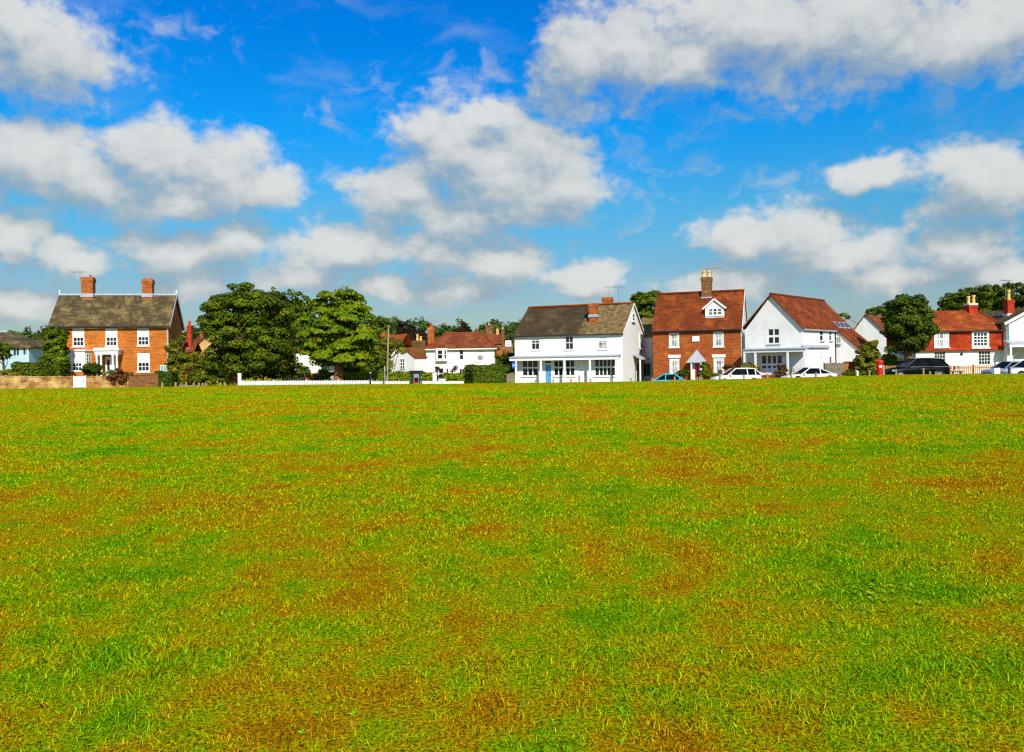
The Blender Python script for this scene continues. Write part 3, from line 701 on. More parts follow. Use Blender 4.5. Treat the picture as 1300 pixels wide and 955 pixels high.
# ================================================================== HOUSE 7: red brick, white dormer
h = House('red_brick_house', 'red brick house with steep red tiled roof, white dormer and pointed grey porch hood', 'house', 829.5, 480, 75.5, 22, -.7)
f = Face(h, 'f'); w1 = f.uz(941, 450)[0]; ze = f.uz(884, 418.5)[1]; D = 5.8; zr = h.fr(900, 372.5, D / 2)[1]
uw = [f.rect(*q) for q in ((849.3, 421, 862.3, 441), (905.3, 420, 918.8, 440.3))]; lw = [f.rect(*q) for q in ((850, 455.7, 862.5, 474.5), (906, 455, 919.2, 474.5))]
dr = f.rect(877, 459, 888.5, 482); dr = (dr[0], .1, dr[2], dr[3])
mb = MB(); f.wall(mb, 0, w1, 0, ze, uw + lw + [dr]); mb.face([(w1, D, 0), (0, D, 0), (0, D, ze), (w1, D, ze)])
Face(h, 'l', 0).wall(mb, 0, D, 0, ze); gable_poly(Face(h, 'l', 0), 0, D / 2, D, 0, ze, zr, ze, mb)
mb.build('wall', 'brick_red', h.root)
right = Face(h, 'r', w1); mb = MB(); right.wall(mb, 0, D, 0, ze); gable_poly(right, 0, D / 2, D, 0, ze, zr, ze, mb); mb.build('gable_wall', 'board_white', h.root)
for i, q in enumerate(uw): window(f, q, 2, 2, pane='glass_lace', bord=.11, curtain=True, blind=.12 if i == 0 else .2)
for i, (q, lp) in enumerate(zip(lw, ((848.3, 450.6, 864, 454.4), (903.9, 450, 921.2, 454)))): window(f, q, 2, 2, pane='glass_lace', bord=.11, blind=.1, curtain=True, lintel=f.rect(*lp))
m = MB(); f.box(m, *f.rect(878.8, 427, 888, 433.6), .003, .05); m.build('plaque', 'paint_white', h.root)
d = door(f, (dr[0] + (dr[2] - dr[0]) * .38, dr[1], dr[2], dr[3]), 'door_red', 'bright red front door')
m = MB(); f.box(m, dr[0], dr[1], dr[0] + (dr[2] - dr[0]) * .37, dr[3], -.14, .0); m.build('door_reveal', 'paint_white', d)
rf = gable_roof('x', 0, w1, 0, D / 2, D, ze, zr, ze, .22, .1, .14, .03, seed=8).build('roof', 'roof_red', h.root, True)
ridge_tiles((-.1, D / 2, zr + .15), (w1 + .1, D / 2, zr + .15), .11, 'roof_red', rf)
m = MB(); m.box(-.1, -.33, ze - .16, w1 + .05, -.225, ze - .05); m.build('gutter', 'dark_metal', h.root)
m = MB(); s1 = (zr - ze) / (D / 2)
for s_ in (-1, 1): m.beam((w1 + .13, D / 2 + s_ * (D / 2 + .22), ze - .22 * s1 + .05), (w1 + .13, D / 2, zr + .05), .04, .18)
m.build('bargeboard', 'paint_white', h.root)
yc = D / 2 - .1; x0 = h.fr(889.8, 365, yc)[0]; x1 = h.fr(904.8, 365, yc)[0]
chimney(h, (x0 + x1) / 2, yc, zr - 1, h.fr(897, 352.3, yc)[1], x1 - x0 - .2, .8, 'brick_dull', [(-.26, 0, .62, .2), (.24, 0, .6, .2)], .42, (zr - .5, h.fr(897, 377.5, yc)[1]), aerial=(.45, 0, h.fr(905, 341, yc)[1], 1.5, R(5)))
# dormer
yd = D / 2 * .28; fd = Face(h, 'f', yd); a, z0_, b, z1_ = fd.rect(895.2, 390, 919.2, 403.5); zap = fd.uz(907, 380.2)[1]; am = (a + b) / 2
q = fd.rect(899.3, 392, 916.2, 400); mb = MB(); fd.wall(mb, a, b, z0_, z1_, [q], .08); mb.face([fd.pt(a, z1_), fd.pt(b, z1_), fd.pt(am, zap)])
yb = lambda z: (z - ze) / s1
for u in (a, b): mb.face([(u, yd, z0_), (u, yb(z1_), z1_), (u, yd, z1_)])
dm = mb.build('dormer', 'paint_white', h.root)
m = MB(); bord = .05
for i in range(4): u = q[0] + (q[2] - q[0]) * i / 3; fd.box(m, u - .055, q[1], u + .055, q[3], -.05, .015)
for z in (q[1], (q[1] + q[3]) / 2, q[3]): fd.box(m, q[0], z - .03, q[2], z + .03, -.05, .012)
fd.box(m, a, q[1] - .12, b, q[1] - .035, .0, .08); m.build('dormer_window', 'paint_white', dm)
m = MB(); m.face([fd.pt(q[0], q[1], -.045), fd.pt(q[2], q[1], -.045), fd.pt(q[2], q[3], -.045), fd.pt(q[0], q[3], -.045)]); m.build('dormer_pane', 'glass_pale', dm)
m = MB(); e = .22; sl = (zap - z1_) / (am - a)
for s_ in (-1, 1):
    ue = am + s_ * (am - a + e); zE = z1_ - e * sl
    m.hexa([(ue, yd - .15, zE), (am, yd - .15, zap), (am, yb(zap) + .1, zap), (ue, yb(zE) + .1, zE), (ue, yd - .15, zE + .1), (am, yd - .15, zap + .1), (am, yb(zap) + .1, zap + .1), (ue, yb(zE) + .1, zE + .1)])
m.build('dormer_roof', 'roof_red', dm)
m = MB()
for s_ in (-1, 1): m.beam((am + s_ * (am - a + e), yd - .165, z1_ - e * sl + .02), (am, yd - .165, zap + .02), .03, .14)
m.build('dormer_bargeboard', 'paint_white', dm)
# porch hood: half pyramid of lead on two posts
hd = .65; fh = Face(h, 'f', -hd); a, z0_, b, z1_ = fh.rect(871.2, 458, 896.2, 459.5); zt = f.uz(884.5, 444)[1]; am = (a + b) / 2
m = MB(); A, B_, C_, D_, T = (a, -hd, z0_), (b, -hd, z0_), (b, -.002, z0_), (a, -.002, z0_), (am, -.12, zt)
m.face([A, B_, T]); m.face([B_, C_, T]); m.face([D_, A, T]); m.face([C_, D_, T]); m.box(a, -hd - .001, z0_ - .09, b, -.004, z0_ - .003)
hood = m.build('porch_hood', 'lead', h.root)
for u, mt in ((a + .45, 'paint_white'), (b - .45, 'paint_white')):
    m = MB(); m.box(u - .07, -hd + .08, 0, u + .07, -hd + .22, z0_ - .093); m.build('porch_post', mt, hood)
m = MB(); m.box(a + .3, -hd + .25, .0, a + .4, -.004, z0_ - .094); m.build('porch_side', 'brick_red', hood)

# ================================================================== HOUSE 8: white gabled house with catslide
h = House('white_gabled_house', 'white house with broad front gable, long sweeping red tiled roof and lean-to veranda', 'house', 946.5, 478, 72.4, 42, -.6)
f = Face(h, 'f'); w1 = f.uz(1020, 450)[0]; ze = f.uz(1020, 416.5)[1]; right = Face(h, 'r', w1); xm = w1 / 2
zr = h.fr(979, 375, 0)[1]; xm = h.fr(979, 375, 0)[0]
Lm = right.uz(1061, 440)[0]; fx = Face(h, 'f', Lm)
x2 = fx.uz(1091, 440)[0]; ze2 = fx.uz(1091, 441)[1]
yr_end = None
sl = (zr - ze) / (w1 - xm); ze2 = ze - sl * .82 * (x2 - w1)
D = Lm + 4.6
gw = f.rect(974.3, 416.8, 990.2, 437)
fd_ = f.rect(966, 450.5, 994, 475.5)
mb = MB(); f.wall(mb, 0, w1, 0, ze, [gw, fd_]); gable_poly(f, 0, xm, w1, 0, ze, zr, ze, mb)
sw = [right.rect(1040.8, 418.3, 1045.6, 433), right.rect(1052.6, 418.3, 1056.4, 433)]; sd1 = right.rect(1040.3, 452.5, 1044.5, 475); sd2 = right.rect(1053, 452, 1056.6, 473); sd1 = (sd1[0], .1, sd1[2], sd1[3])
right.wall(mb, 0, Lm, 0, ze, sw + [sd1, sd2])
ew = fx.rect(1061.9, 427.8, 1068.5, 436.3)
fx.wall(mb, w1, x2, 0, ze2, []); mb.face([fx.pt(w1, ze2), fx.pt(x2, ze2), fx.pt(w1, ze)])
r2 = Face(h, 'r', x2); r2.wall(mb, Lm, D, 0, ze2); Face(h, 'l', 0).wall(mb, 0, D, 0, ze)
mb.face([(x2, D, 0), (0, D, 0), (0, D, ze), (xm, D, zr), (w1, D, ze), (x2, D, ze2)])
mb.build('wall', 'render_white', h.root)
window(f, gw, 2, 2, bord=.1, bar=.12, sillmat='lead', curtain=False)
w = window(f, fd_, 4, 2, bord=.1, bar=.14, sill=False, name='french_door'); m = MB(); f.box(m, fd_[0] + .1, fd_[1] + .06, fd_[2] - .1, fd_[1] + (fd_[3] - fd_[1]) * .34, -.07, -.035); m.build('door_panel', 'curtain', w)
for q in sw: window(right, q, 1, 2, sillmat='lead', bord=.07)
window(right, sd2, 1, 2, bord=.07, sill=False); door(right, sd1, 'paint_white')
window(fx, ew, 2, 1, proud=.12, pane='glass_pale', bord=.07, sillmat='lead')
m = MB(); f.box(m, fd_[0] - .2, .0, fd_[2] + .2, fd_[1] - .04, .003, .3); m.build('plinth', 'brick_red', h.root)
# roof: main two-slope part + catslide
t = .13; ov = .22; oa = .2; bigD = D + .2; mb = MB(); rng = random.Random(3)
prof = lambda x: zr - sl * abs(x - xm)
def strip_roof(xa, xb, ya, yb, nx=6, ny=10):
    vs = []
    for i in range(nx + 1):
        for j in range(ny + 1):
            x = xa + (xb - xa) * i / nx; y = ya + (yb - ya) * j / ny
            z = prof(x) if x <= w1 else ze - sl * .82 * (x - w1)
            vs.append((x, y, z + t + (rng.uniform(-.02, .02) if 0 < j < ny else 0)))
    k = len(vs); vs += [(x, y, z - t + .012) for x, y, z in vs]; q = ny + 1
    fs = []
    for i in range(nx):
        for j in range(ny):
            a = i * q + j; fs.append((a, a + 1, a + q + 1, a + q)); fs.append((k + a, k + a + q, k + a + q + 1, k + a + 1))
    for j in range(ny): fs.append((j, j + 1, k + j + 1, k + j)); a = nx * q + j; fs.append((a, a + 1, k + a + 1, k + a))
    for i in range(nx): a = i * q; fs.append((a, a + q, k + a + q, k + a)); a = i * q + ny; fs.append((a, a + q, k + a + q, k + a))
    mb.mesh(vs, fs)
strip_roof(-ov, xm, -oa, bigD); strip_roof(xm, w1 + .12, -oa, Lm - .12); strip_roof(xm, w1, Lm - .119, bigD); strip_roof(w1 + .001, x2 + ov, Lm - .12, bigD)
rf = mb.build('roof', 'roof_red', h.root, True)
ridge_tiles((xm, -oa, zr + t), (xm, bigD, zr + t), .11, 'roof_red', rf)
m = MB()
for a, b in (((-ov, -oa - .02, prof(-ov) + .03), (xm, -oa - .02, zr + .03)), ((w1 + .12, -oa - .02, prof(w1 + .12) + .03), (xm, -oa - .02, zr + .03)), ((w1 + .1, Lm - .14, ze + .0), (x2 + ov, Lm - .14, ze - sl * .82 * (x2 + ov - w1) + .03))): m.beam(a, b, .04, .08)
m.build('bargeboard', 'roof_brown', h.root)
m = MB(); m.box(w1 + .1, -.1, ze - .2, w1 + .22, Lm - .16, ze - .08); m.build('gutter', 'lead', h.root)
m = MB(); u = Lm - .25; m.tube([(w1 + .09, u, 0), (w1 + .09, u, ze - .2)], [.05, .05], 8); m.build('downpipe', 'dark_metal', h.root)
for k in range(3):     # skylights on the catslide
    yy = Lm + 1.0 + k * 1.15; xa, xb = w1 - .55, w1 - .01
    za, zb_ = prof(xa) + t + .05, prof(xb) + t + .05
    m = MB(); m.hexa([(xa, yy, za), (xb, yy, zb_), (xb, yy + .75, zb_), (xa, yy + .75, za), (xa, yy, za + .06), (xb, yy, zb_ + .06), (xb, yy + .75, zb_ + .06), (xa, yy + .75, za + .06)]); sk = m.build('skylight', 'lead', rf)
    m = MB(); e = .09; m.face([(xa + .06, yy + e, za + .064 - .06 * sl), (xb - .06, yy + e, zb_ + .064 + .06 * sl), (xb - .06, yy + .75 - e, zb_ + .064 + .06 * sl), (xa + .06, yy + .75 - e, za + .064 - .06 * sl)]); m.build('skylight_pane', 'glass_car', rf)
# veranda across the gable
vd = 1.25; ft = Face(h, 'f', -vd); vz = ft.uz(985, 443.5)[1]; v0 = ft.uz(943.5, 450)[0]; v1 = ft.uz(1024, 450)[0]
m = MB(); m.hexa([(v0, -vd - .15, vz - .02), (v1, -vd - .15, vz - .02), (v1, -.003, vz + .08), (v0, -.003, vz + .08), (v0, -vd - .15, vz + .05), (v1, -vd - .15, vz + .05), (v1, -.003, vz + .15), (v0, -.003, vz + .15)]); ver = m.build('veranda_roof', 'lead', h.root)
m = MB(); m.box(v0, -vd - .05, vz - .25, v1, -vd + .07, vz - .025); m.build('veranda_beam', 'paint_white', ver)
for p in (945, 959, 1000, 1021): u = ft.uz(p, 460)[0]; m = MB(); m.box(u - .08, -vd - .04, 0, u + .08, -vd + .08, vz - .252); m.build('veranda_post', 'paint_white', ver)
zz = right.uz(1035, 440.5)[1]; m = MB(); m.hexa([(w1 + .003, -.3, zz + .1), (w1 + .16, -.3, zz - .1), (w1 + .16, Lm * .75, zz - .1), (w1 + .003, Lm * .75, zz + .1), (w1 + .003, -.3, zz + .18), (w1 + .16, -.3, zz - .02), (w1 + .16, Lm * .75, zz - .02), (w1 + .003, Lm * .75, zz + .18)]); m.build('side_canopy', 'lead', h.root)
H8 = h

# ================================================================== HOUSE 5: white hipped house, and HOUSE 4: white cottage wing
h = House('hipped_white_house', 'white two storey house with hipped red tiled roof and tall brick chimney', 'house', 541.5, 484, 98, 2, -1.15)
f = Face(h, 'f'); w1 = f.uz(628, 460)[0]; ze = f.uz(585, 442.5)[1]; D = 8.
uw = [f.rect(*q) for q in ((583, 444, 588.6, 457.2), (602.5, 443.5, 616.5, 458.5))]; lw = [f.rect(*q) for q in ((556.5, 467, 563.6, 482), (566.3, 467.5, 569.5, 475), (583, 468, 590, 475.5))]
mb = MB(); f.wall(mb, 0, w1, 0, ze, uw + lw); mb.box(0, .2, 0, w1, D, ze)
mb.build('wall', 'render_white', h.root)
window(f, uw[0], 1, 2, bord=.07); window(f, uw[1], 3, 2, pane='glass_pale', blind=.5, curtain=True, bord=.1); window(f, lw[0], 1, 2, bord=.08); window(f, lw[1], 1, 1, bord=.06); window(f, lw[2], 2, 1, bord=.07)
bu0, bz0, bu1, bz1 = f.rect(554, 443.5, 568, 458.5); fb = Face(h, 'f', -.5)
m = MB(); a, b, c, d = bu0, bu1, bz0, bz1
q = (a + .18, c + .25, a + (b - a) * .62, d - .1); q2 = (a + (b - a) * .74, c + .25, b - .06, d - .1)
fb.wall(m, a, b, c, d, [q, q2], .08); m.face([(a, -.5, c), (a, 0, c), (a, 0, d), (a, -.5, d)]); m.face([(b, -.5, c), (b, 0, c), (b, 0, d), (b, -.5, d)]); m.face([(a, -.5, c), (b, -.5, c), (b, 0, c), (a, 0, c)]); m.box(a - .06, -.56, d + .002, b + .06, -.003, d + .1)
bo = m.build('oriel', 'paint_white', h.root); window(fb, q, 1, 2, sill=False, bord=.06); window(fb, q2, 1, 2, sill=False, bord=.05)
zr = h.fr(590, 423, D / 2)[1]; xa = h.fr(567, 424, D / 2)[0]; xb = h.fr(612, 423, D / 2)[0]; o = .3
m = MB(); A, B_, C_, D_ = (-o, -o, ze), (w1 + o, -o, ze), (w1 + o, D + o, ze), (-o, D + o, ze); P, Q = (xa, D / 2, zr), (xb, D / 2, zr)
m.mesh([A, B_, C_, D_, P, Q, (-o, -o, ze - .12), (w1 + o, -o, ze - .12), (w1 + o, D + o, ze - .12), (-o, D + o, ze - .12)], [(0, 1, 5, 4), (1, 2, 5), (2, 3, 4, 5), (3, 0, 4), (6, 7, 1, 0), (7, 8, 2, 1), (8, 9, 3, 2), (9, 6, 0, 3), (9, 8, 7, 6)])
rf = m.build('roof', 'roof_brown', h.root)
for i, (a, b) in enumerate(((A, P), (B_, Q), (P, Q))): ridge_tiles(Vector(a) + Vector((0, 0, .02)), Vector(b) + Vector((0, 0, .02)), .12, 'roof_orange', rf)
m = MB(); m.box(-o, -o - .1, ze - .16, w1 + o, -o - .003, ze - .03); m.build('gutter', 'paint_white', h.root)
yc = 1.6; x0 = h.fr(543.5, 425, yc)[0]; x1 = h.fr(551.5, 425, yc)[0]
chimney(h, (x0 + x1) / 2, yc, 0.5, h.fr(548, 415.5, yc)[1], x1 - x0, .8, 'brick_stack', [(0, 0, .5, .2)], .5, potmat='pot_red', aerial=(.5, 0, h.fr(552, 408, yc)[1], 1.2, R(10)))
m = MB(); m.box(w1 + .003, .3, 0, w1 + 1.0, D * .8, ze - .3); m.build('brick_wing', 'brick_stack', h.root)

h = House('gabled_white_cottage', 'small white gabled cottage with red tiled roof beside the bus shelter', 'cottage', 497.5, 484, 92, 36, -1.0)
f = Face(h, 'f'); w1 = f.uz(526.5, 460)[0]; ze = f.uz(512, 454.5)[1]; right = Face(h, 'r', w1); D = right.uz(541.5, 460)[0]; zr = h.fr(511.2, 441.3, 0)[1]; xm = w1 / 2
gw = f.rect(508.3, 455.5, 514.6, 469)
mb = MB(); f.wall(mb, 0, w1, 0, ze, []); gable_poly(f, 0, xm, w1, 0, ze, zr, ze, mb); right.wall(mb, 0, D, 0, ze); Face(h, 'l', 0).wall(mb, 0, D, 0, ze); mb.face([(w1, D, 0), (0, D, 0), (0, D, ze), (xm, D, zr), (w1, D, ze)])
mb.build('wall', 'board_white', h.root)
window(f, gw, 2, 3, proud=.11, bar=.1, sill=False)
rf = gable_roof('y', 0, D, 0, xm, w1, ze, zr, ze, .12, .1, .11, .01).build('roof', 'roof_brown', h.root, True)
c = h.hit(533, 430, h.ey, D + .1)
chimney(h, c.x, D - .1, ze, h.fr(533, 432.5, D)[1], 1.15, .9, 'brick_dull', [(-.2, 0, .72, .17), (.32, 0, .5, .17)], .5)

# ================================================================== HOUSE 10: red tile-hung cottage
h = House('tile_hung_cottage', 'cottage with bright red hung tiles over a white ground floor and red chimney', 'cottage', 1163, 472, 74, 1, -.45)
f = Face(h, 'f'); w1 = f.uz(1277.5, 440)[0]; ze = f.uz(1230, 419.3)[1]; zj = f.uz(1230, 444.3)[1]; D = 6.; zr = h.fr(1225, 397, D / 2)[1]
uw = [f.rect(*q) for q in ((1185.5, 421, 1204.2, 441), (1233.2, 420.5, 1255, 441.5))]
g2 = Face(h, 'f', .22); lw = [g2.rect(1186, 446.3, 1200.5, 463.5), g2.rect(1242.2, 445.8, 1257.6, 463)]
mb = MB(); f.wall(mb, 0, w1, zj, ze, uw); mb.face([(0, 0, zj), (w1, 0, zj), (w1, .22, zj), (0, .22, zj)])
for q in ('l', 'r'): k = Face(h, q, 0 if q == 'l' else w1); k.wall(mb, 0, D, zj, ze)
mb.face([(0, 0, ze), (0, D, ze), (0, D / 2, zr)]); mb.face([(w1, D, zj), (0, D, zj), (0, D, ze), (w1, D, ze)])
m = mb.build('hung_tile_wall', 'tile_hung', h.root)
mb = MB(); g2.wall(mb, .1, w1 - .1, 0, zj - .002, lw); mb.face([(.1, .22, 0), (.1, D, 0), (.1, D, zj - .002), (.1, .22, zj - .002)]); mb.face([(w1 - .1, .22, 0), (w1 - .1, D, 0), (w1 - .1, D, zj - .002), (w1 - .1, .22, zj - .002)]); mb.build('wall', 'render_white', h.root)
m = MB(); m.hexa([(-.05, -.1, zj - .04), (w1 + .05, -.1, zj - .04), (w1 + .05, -.002, zj + .12), (-.05, -.002, zj + .12), (-.05, -.12, zj + .0), (w1 + .05, -.12, zj + .0), (w1 + .05, -.003, zj + .17), (-.05, -.003, zj + .17)]); m.build('tile_skirt', 'tile_hung', h.root)
window(f, uw[0], 3, 2, bord=.12, bar=.11, pane='glass_lace', curtain=True, proud=.1); window(f, uw[1], 4, 4, bord=.2, bar=.07, proud=.1, sash=False)
for q in lw: window(g2, q, 4, 4, bord=.05, bar=.05, frame='curtain', sill=False, sash=False)
m = MB(); x, z = g2.uz(1220.5, 449.5); m.lathe(0, 0, [(.13, 0), (.13, .06), (.08, .08)], 12); lo = m.build('wall_lamp', 'dark_metal', h.root); lo.location = (x, .21, z); lo.rotation_euler = (R(90), 0, 0)
hp = w1 - 1.6
o = .22; mb = MB(); s1 = (zr - ze) / (D / 2); e = ze - o * s1
vs = [(-.15, -o, e), (w1 + o, -o, e), (w1 + o, D + o, e), (-.15, D + o, e), (-.15, D / 2, zr), (hp + .75, D / 2, zr)]
vs2 = [(x, y, z + .13) for x, y, z in vs]
mb.mesh(vs2 + vs[:4], [(0, 1, 5, 4), (1, 2, 5), (2, 3, 4, 5), (3, 0, 4), (6, 7, 1, 0), (7, 8, 2, 1), (8, 9, 3, 2), (6, 0, 4, 3, 9)])
rf = mb.build('roof', 'roof_orange', h.root); ridge_tiles((-.15, D / 2, zr + .12), (hp + .75, D / 2, zr + .12), .09, 'roof_orange', rf); ridge_tiles((w1 + o, -o, e + .14), (hp + .75, D / 2, zr + .14), .1, 'roof_orange', rf)
m = MB(); m.box(-.1, -o - .1, e + .0, w1 + o, -o - .003, e + .1); m.build('gutter', 'dark_metal', h.root)
yc = D / 2; x0 = h.fr(1226.8, 390, yc)[0]; x1 = h.fr(1238.5, 390, yc)[0]
chimney(h, (x0 + x1) / 2, yc, zr - .5, h.fr(1232, 387.6, yc)[1], x1 - x0 - .1, .8, 'brick_bright', [(-.24, 0, .85, .17), (.26, 0, .95, .17)], .3, capmat='paint_white')

# ================================================================== HOUSE 11: white house cut by the right edge
h = House('white_rendered_house', 'white rendered house with grey brown roof at the end of the row, open garage below', 'house', 1279, 472, 73.3, 1, -.4)
f = Face(h, 'f'); w1 = 5.4; ze = f.uz(1280, 409.5)[1]; xm = w1 / 2; zr = ze + xm * .52; D = 9
zg0 = f.uz(1290, 440.5)[1]
gd = (f.uz(1286, 450)[0], .0, w1 - .3, zg0)
mb = MB(); f.wall(mb, 0, w1, 0, ze, [gd], .5); gable_poly(f, 0, xm, w1, 0, ze, zr, ze, mb); Face(h, 'l', 0).wall(mb, 0, D, 0, ze); Face(h, 'r', w1).wall(mb, 0, D, 0, ze); mb.face([(w1, D, 0), (0, D, 0), (0, D, ze), (xm, D, zr), (w1, D, ze)]); mb.build('wall', 'render_white', h.root)
m = MB(); f.box(m, gd[0], gd[1], gd[2], gd[3], -.5, -.45)
for k in range(14): u = gd[0] + (gd[2] - gd[0]) * k / 14; f.box(m, u + .02, gd[1], u + (gd[2] - gd[0]) / 14 - .02, gd[3], -.449, -.43)
m.build('garage_door', 'curtain', h.root)
rf = gable_roof('y', 0, D, 0, xm, w1, ze, zr, ze, .35, .3, .13, .01).build('roof', 'roof_moss', h.root, True)
m = MB()
for s_ in (-1, 1): m.beam((xm + s_ * (xm + .38), -.32, ze - .38 * .52 + .05), (xm, -.32, zr + .06), .05, .24)
m.build('bargeboard', 'paint_white', h.root)
zl = f.uz(1290, 437)[1]; m = MB(); m.hexa([(-.35, -1.0, zl - .05), (w1 + .2, -1.0, zl - .05), (w1 + .2, -.003, zl + .25), (-.35, -.003, zl + .25), (-.35, -1.0, zl + .06), (w1 + .2, -1.0, zl + .06), (w1 + .2, -.003, zl + .33), (-.35, -.003, zl + .33)]); cp = m.build('canopy', 'lead', h.root)
m = MB(); m.box(-.35, -.98, zl - .28, w1 + .2, -.85, zl - .052); m.build('canopy_beam', 'paint_white', cp)
m = MB(); m.box(-.3, -.97, 0, -.16, -.86, zl - .283); m.build('canopy_post', 'paint_white', cp)
m = MB(); m.tube([(.1, -.07, zl + .35), (.1, -.07, ze - .1)], [.05, .05], 8); m.build('downpipe', 'sign_teal', h.root)
u, z = f.uz(1279.5, 446); m = MB(); m.lathe(0.28, -.06, [(.05, z - .15), (.09, z), (.09, z + .1), (.03, z + .16)], 8); m.build('wall_lamp', 'dark_metal', h.root)
c = h.hit(1281, 390, h.ey, 2.2)
chimney(h, c.x - .02, 2.2, ze - 1.5, h.fr(1281, 381, 2.2)[1], .62, .7, 'brick_bright', [(0, 0, .95, .17)], .32, (h.fr(1281, 401.5, 2.2)[1], h.fr(1281, 398.5, 2.2)[1], 'paint_white'), aerial=(-.3, 0, h.fr(1277, 356, 2.2)[1], 1.1, R(12)))

# ================================================================== HOUSE 9: white gable behind the pillar box
h = House('shaded_white_house', 'white house set back behind the dark round tree, brown tiled roof', 'house', 1080, 470, 96, 40, -1.0)
f = Face(h, 'f'); w1 = f.uz(1126.5, 440)[0]; right = Face(h, 'r', w1); ze = f.uz(1126.5, 425)[1]; D = right.uz(1150, 440)[0]; xm = h.fr(1099, 400, 0)[0]; zr = h.fr(1099, 400, 0)[1]
mb = MB(); f.wall(mb, 0, w1, 0, ze); gable_poly(f, 0, xm, w1, 0, ze, zr, ze, mb); Face(h, 'l', 0).wall(mb, 0, D, 0, ze); mb.face([(w1, D, 0), (0, D, 0), (0, D, ze), (xm, D, zr), (w1, D, ze)]); mb.build('wall', 'board_white', h.root)
q = right.rect(1131, 426.5, 1136.5, 435.5); mb = MB(); right.wall(mb, 0, D, 0, ze, [q]); mb.build('side_wall', 'render_tan', h.root); window(right, q, 2, 1, bord=.1)
gable_roof('y', 0, D, 0, xm, w1, ze, zr, ze, .25, .2, .14, .02).build('roof', 'roof_brown', h.root, True)

# ================================================================== far left: boarded house with hipped roof, bluish shade put into its wall colour, + tan building
h = House('shade_blue_house', 'weatherboarded house at the left edge, bluish shade put into its wall colour, brown hipped roof', 'house', -75, 470, 92, -6, -.1)
f = Face(h, 'f'); w1 = f.uz(37, 450)[0]; ze = f.uz(20, 440.5)[1]; D = 8
uw = [f.rect(*q) for q in ((16.5, 441.5, 24.5, 452), (29, 441.5, 36, 451))]
mb = MB(); f.wall(mb, 0, w1, 0, ze, uw); mb.box(0, .2, 0, w1, D, ze); mb.build('wall', 'board_shade', h.root)
for q in uw: window(f, q, 2, 1, bord=.06, bar=.1, frame='board_shade', sill=False)
zr = h.fr(5, 421.5, D / 2)[1]; xb = h.fr(10, 421.5, D / 2)[0]; o = .35
m = MB(); m.mesh([(-o, -o, ze), (w1 + o, -o, ze), (w1 + o, D + o, ze), (-o, D + o, ze), (xb - 6, D / 2, zr), (xb, D / 2, zr), (-o, -o, ze - .14), (w1 + o, -o, ze - .14), (w1 + o, D + o, ze - .14), (-o, D + o, ze - .14)], [(0, 1, 5, 4), (1, 2, 5), (2, 3, 4, 5), (3, 0, 4), (6, 7, 1, 0), (7, 8, 2, 1), (8, 9, 3, 2), (9, 6, 0, 3), (9, 8, 7, 6)])
rf = m.build('roof', 'roof_moss', h.root); ridge_tiles((xb - 6, D / 2, zr + .03), (xb, D / 2, zr + .03), .14, 'lead', rf)
m = MB(); m.box(w1 - .2, -.12, 0, w1 - .1, -.003, ze - .15); m.build('downpipe', 'paint_white', h.root)
h = House('tan_brick_house', 'tan brick house end with low tiled roof behind the garden hedge', 'house', 30, 470, 101, -4, -.1)
f = Face(h, 'f'); w1 = f.uz(66, 450)[0]; ze = f.uz(48, 440.5)[1]; zr = h.fr(48, 433, 3)[1]
mb = MB(); mb.box(0, 0, 0, w1, 6, ze); mb.build('wall', 'render_tan', h.root); gable_roof('x', 0, w1, 0, 3, 6, ze, zr, ze, .25, .2, .12, .01).build('roof', 'roof_brown', h.root, True)
chimney(h, h.fr(28, 430, 3)[0], 3, ze - .5, h.fr(28, 428.5, 3)[1], .9, .7, 'brick_bright', [], .25)

# ================================================================== tan gabled building and slim red chimney behind the shrubs
h = House('tan_gabled_house', 'tan gable end with brown roof half hidden by the big dark tree', 'house', 243, 470, 96, -30, -.4)
f = Face(h, 'f'); w1 = f.uz(276, 440)[0]; ze = f.uz(258, 444)[1]; xm = w1 * .72; zr = h.fr(267, 424.5, 0)[1]
mb = MB(); f.wall(mb, 0, w1, 0, ze); mb.face([f.pt(0, ze), f.pt(w1, ze), f.pt(xm, zr)]); mb.box(0, .05, 0, w1, 7, ze); mb.build('wall', 'render_tan', h.root)
gable_roof('y', 0, 7, 0, xm, w1, ze, zr, ze, .2, .15, .12, .01).build('roof', 'roof_brown', h.root, True)
m = MB(); a = h.hit(232, 440, h.ey, 3); m.hexa([(a.x - 2, 1, ze - 1.6), (.0, 1, ze - .1), (.0, 6, ze - .1), (a.x - 2, 6, ze - 1.6), (a.x - 2, 1, ze - 1.4), (-.01, 1, ze + 1.6), (-.01, 6, ze + 1.6), (a.x - 2, 6, ze - 1.4)]); m.build('outshot_roof', 'roof_brown', h.root)
chimney(h, h.fr(256.5, 424, 4)[0], 4, ze, h.fr(256.5, 421.3, 4)[1], .6, .5, 'brick_stack', [], .2)
h = House('brick_outhouse', 'slim tall red chimney rising from a small brick outhouse beside the brick house', 'outhouse', 232, 470, 84, -8, -.3)
f = Face(h, 'f'); w1 = f.uz(246, 450)[0]; ze = f.uz(238, 446)[1]
mb = MB(); mb.box(0, 0, 0, w1, 3, ze); mb.build('wall', 'brick_stack', h.root)
gable_roof('x', 0, w1, 0, 1.5, 3, ze, ze + .9, ze, .15, .1, .1, .01).build('roof', 'roof_brown', h.root, True)
x0 = h.fr(238, 430, 1.)[0]; x1 = h.fr(243.5, 430, 1.)[0]; xc = (x0 + x1) / 2
m = MB(); zt, zm = h.fr(240, 407.5, 1)[1], h.fr(240, 415, 1)[1]
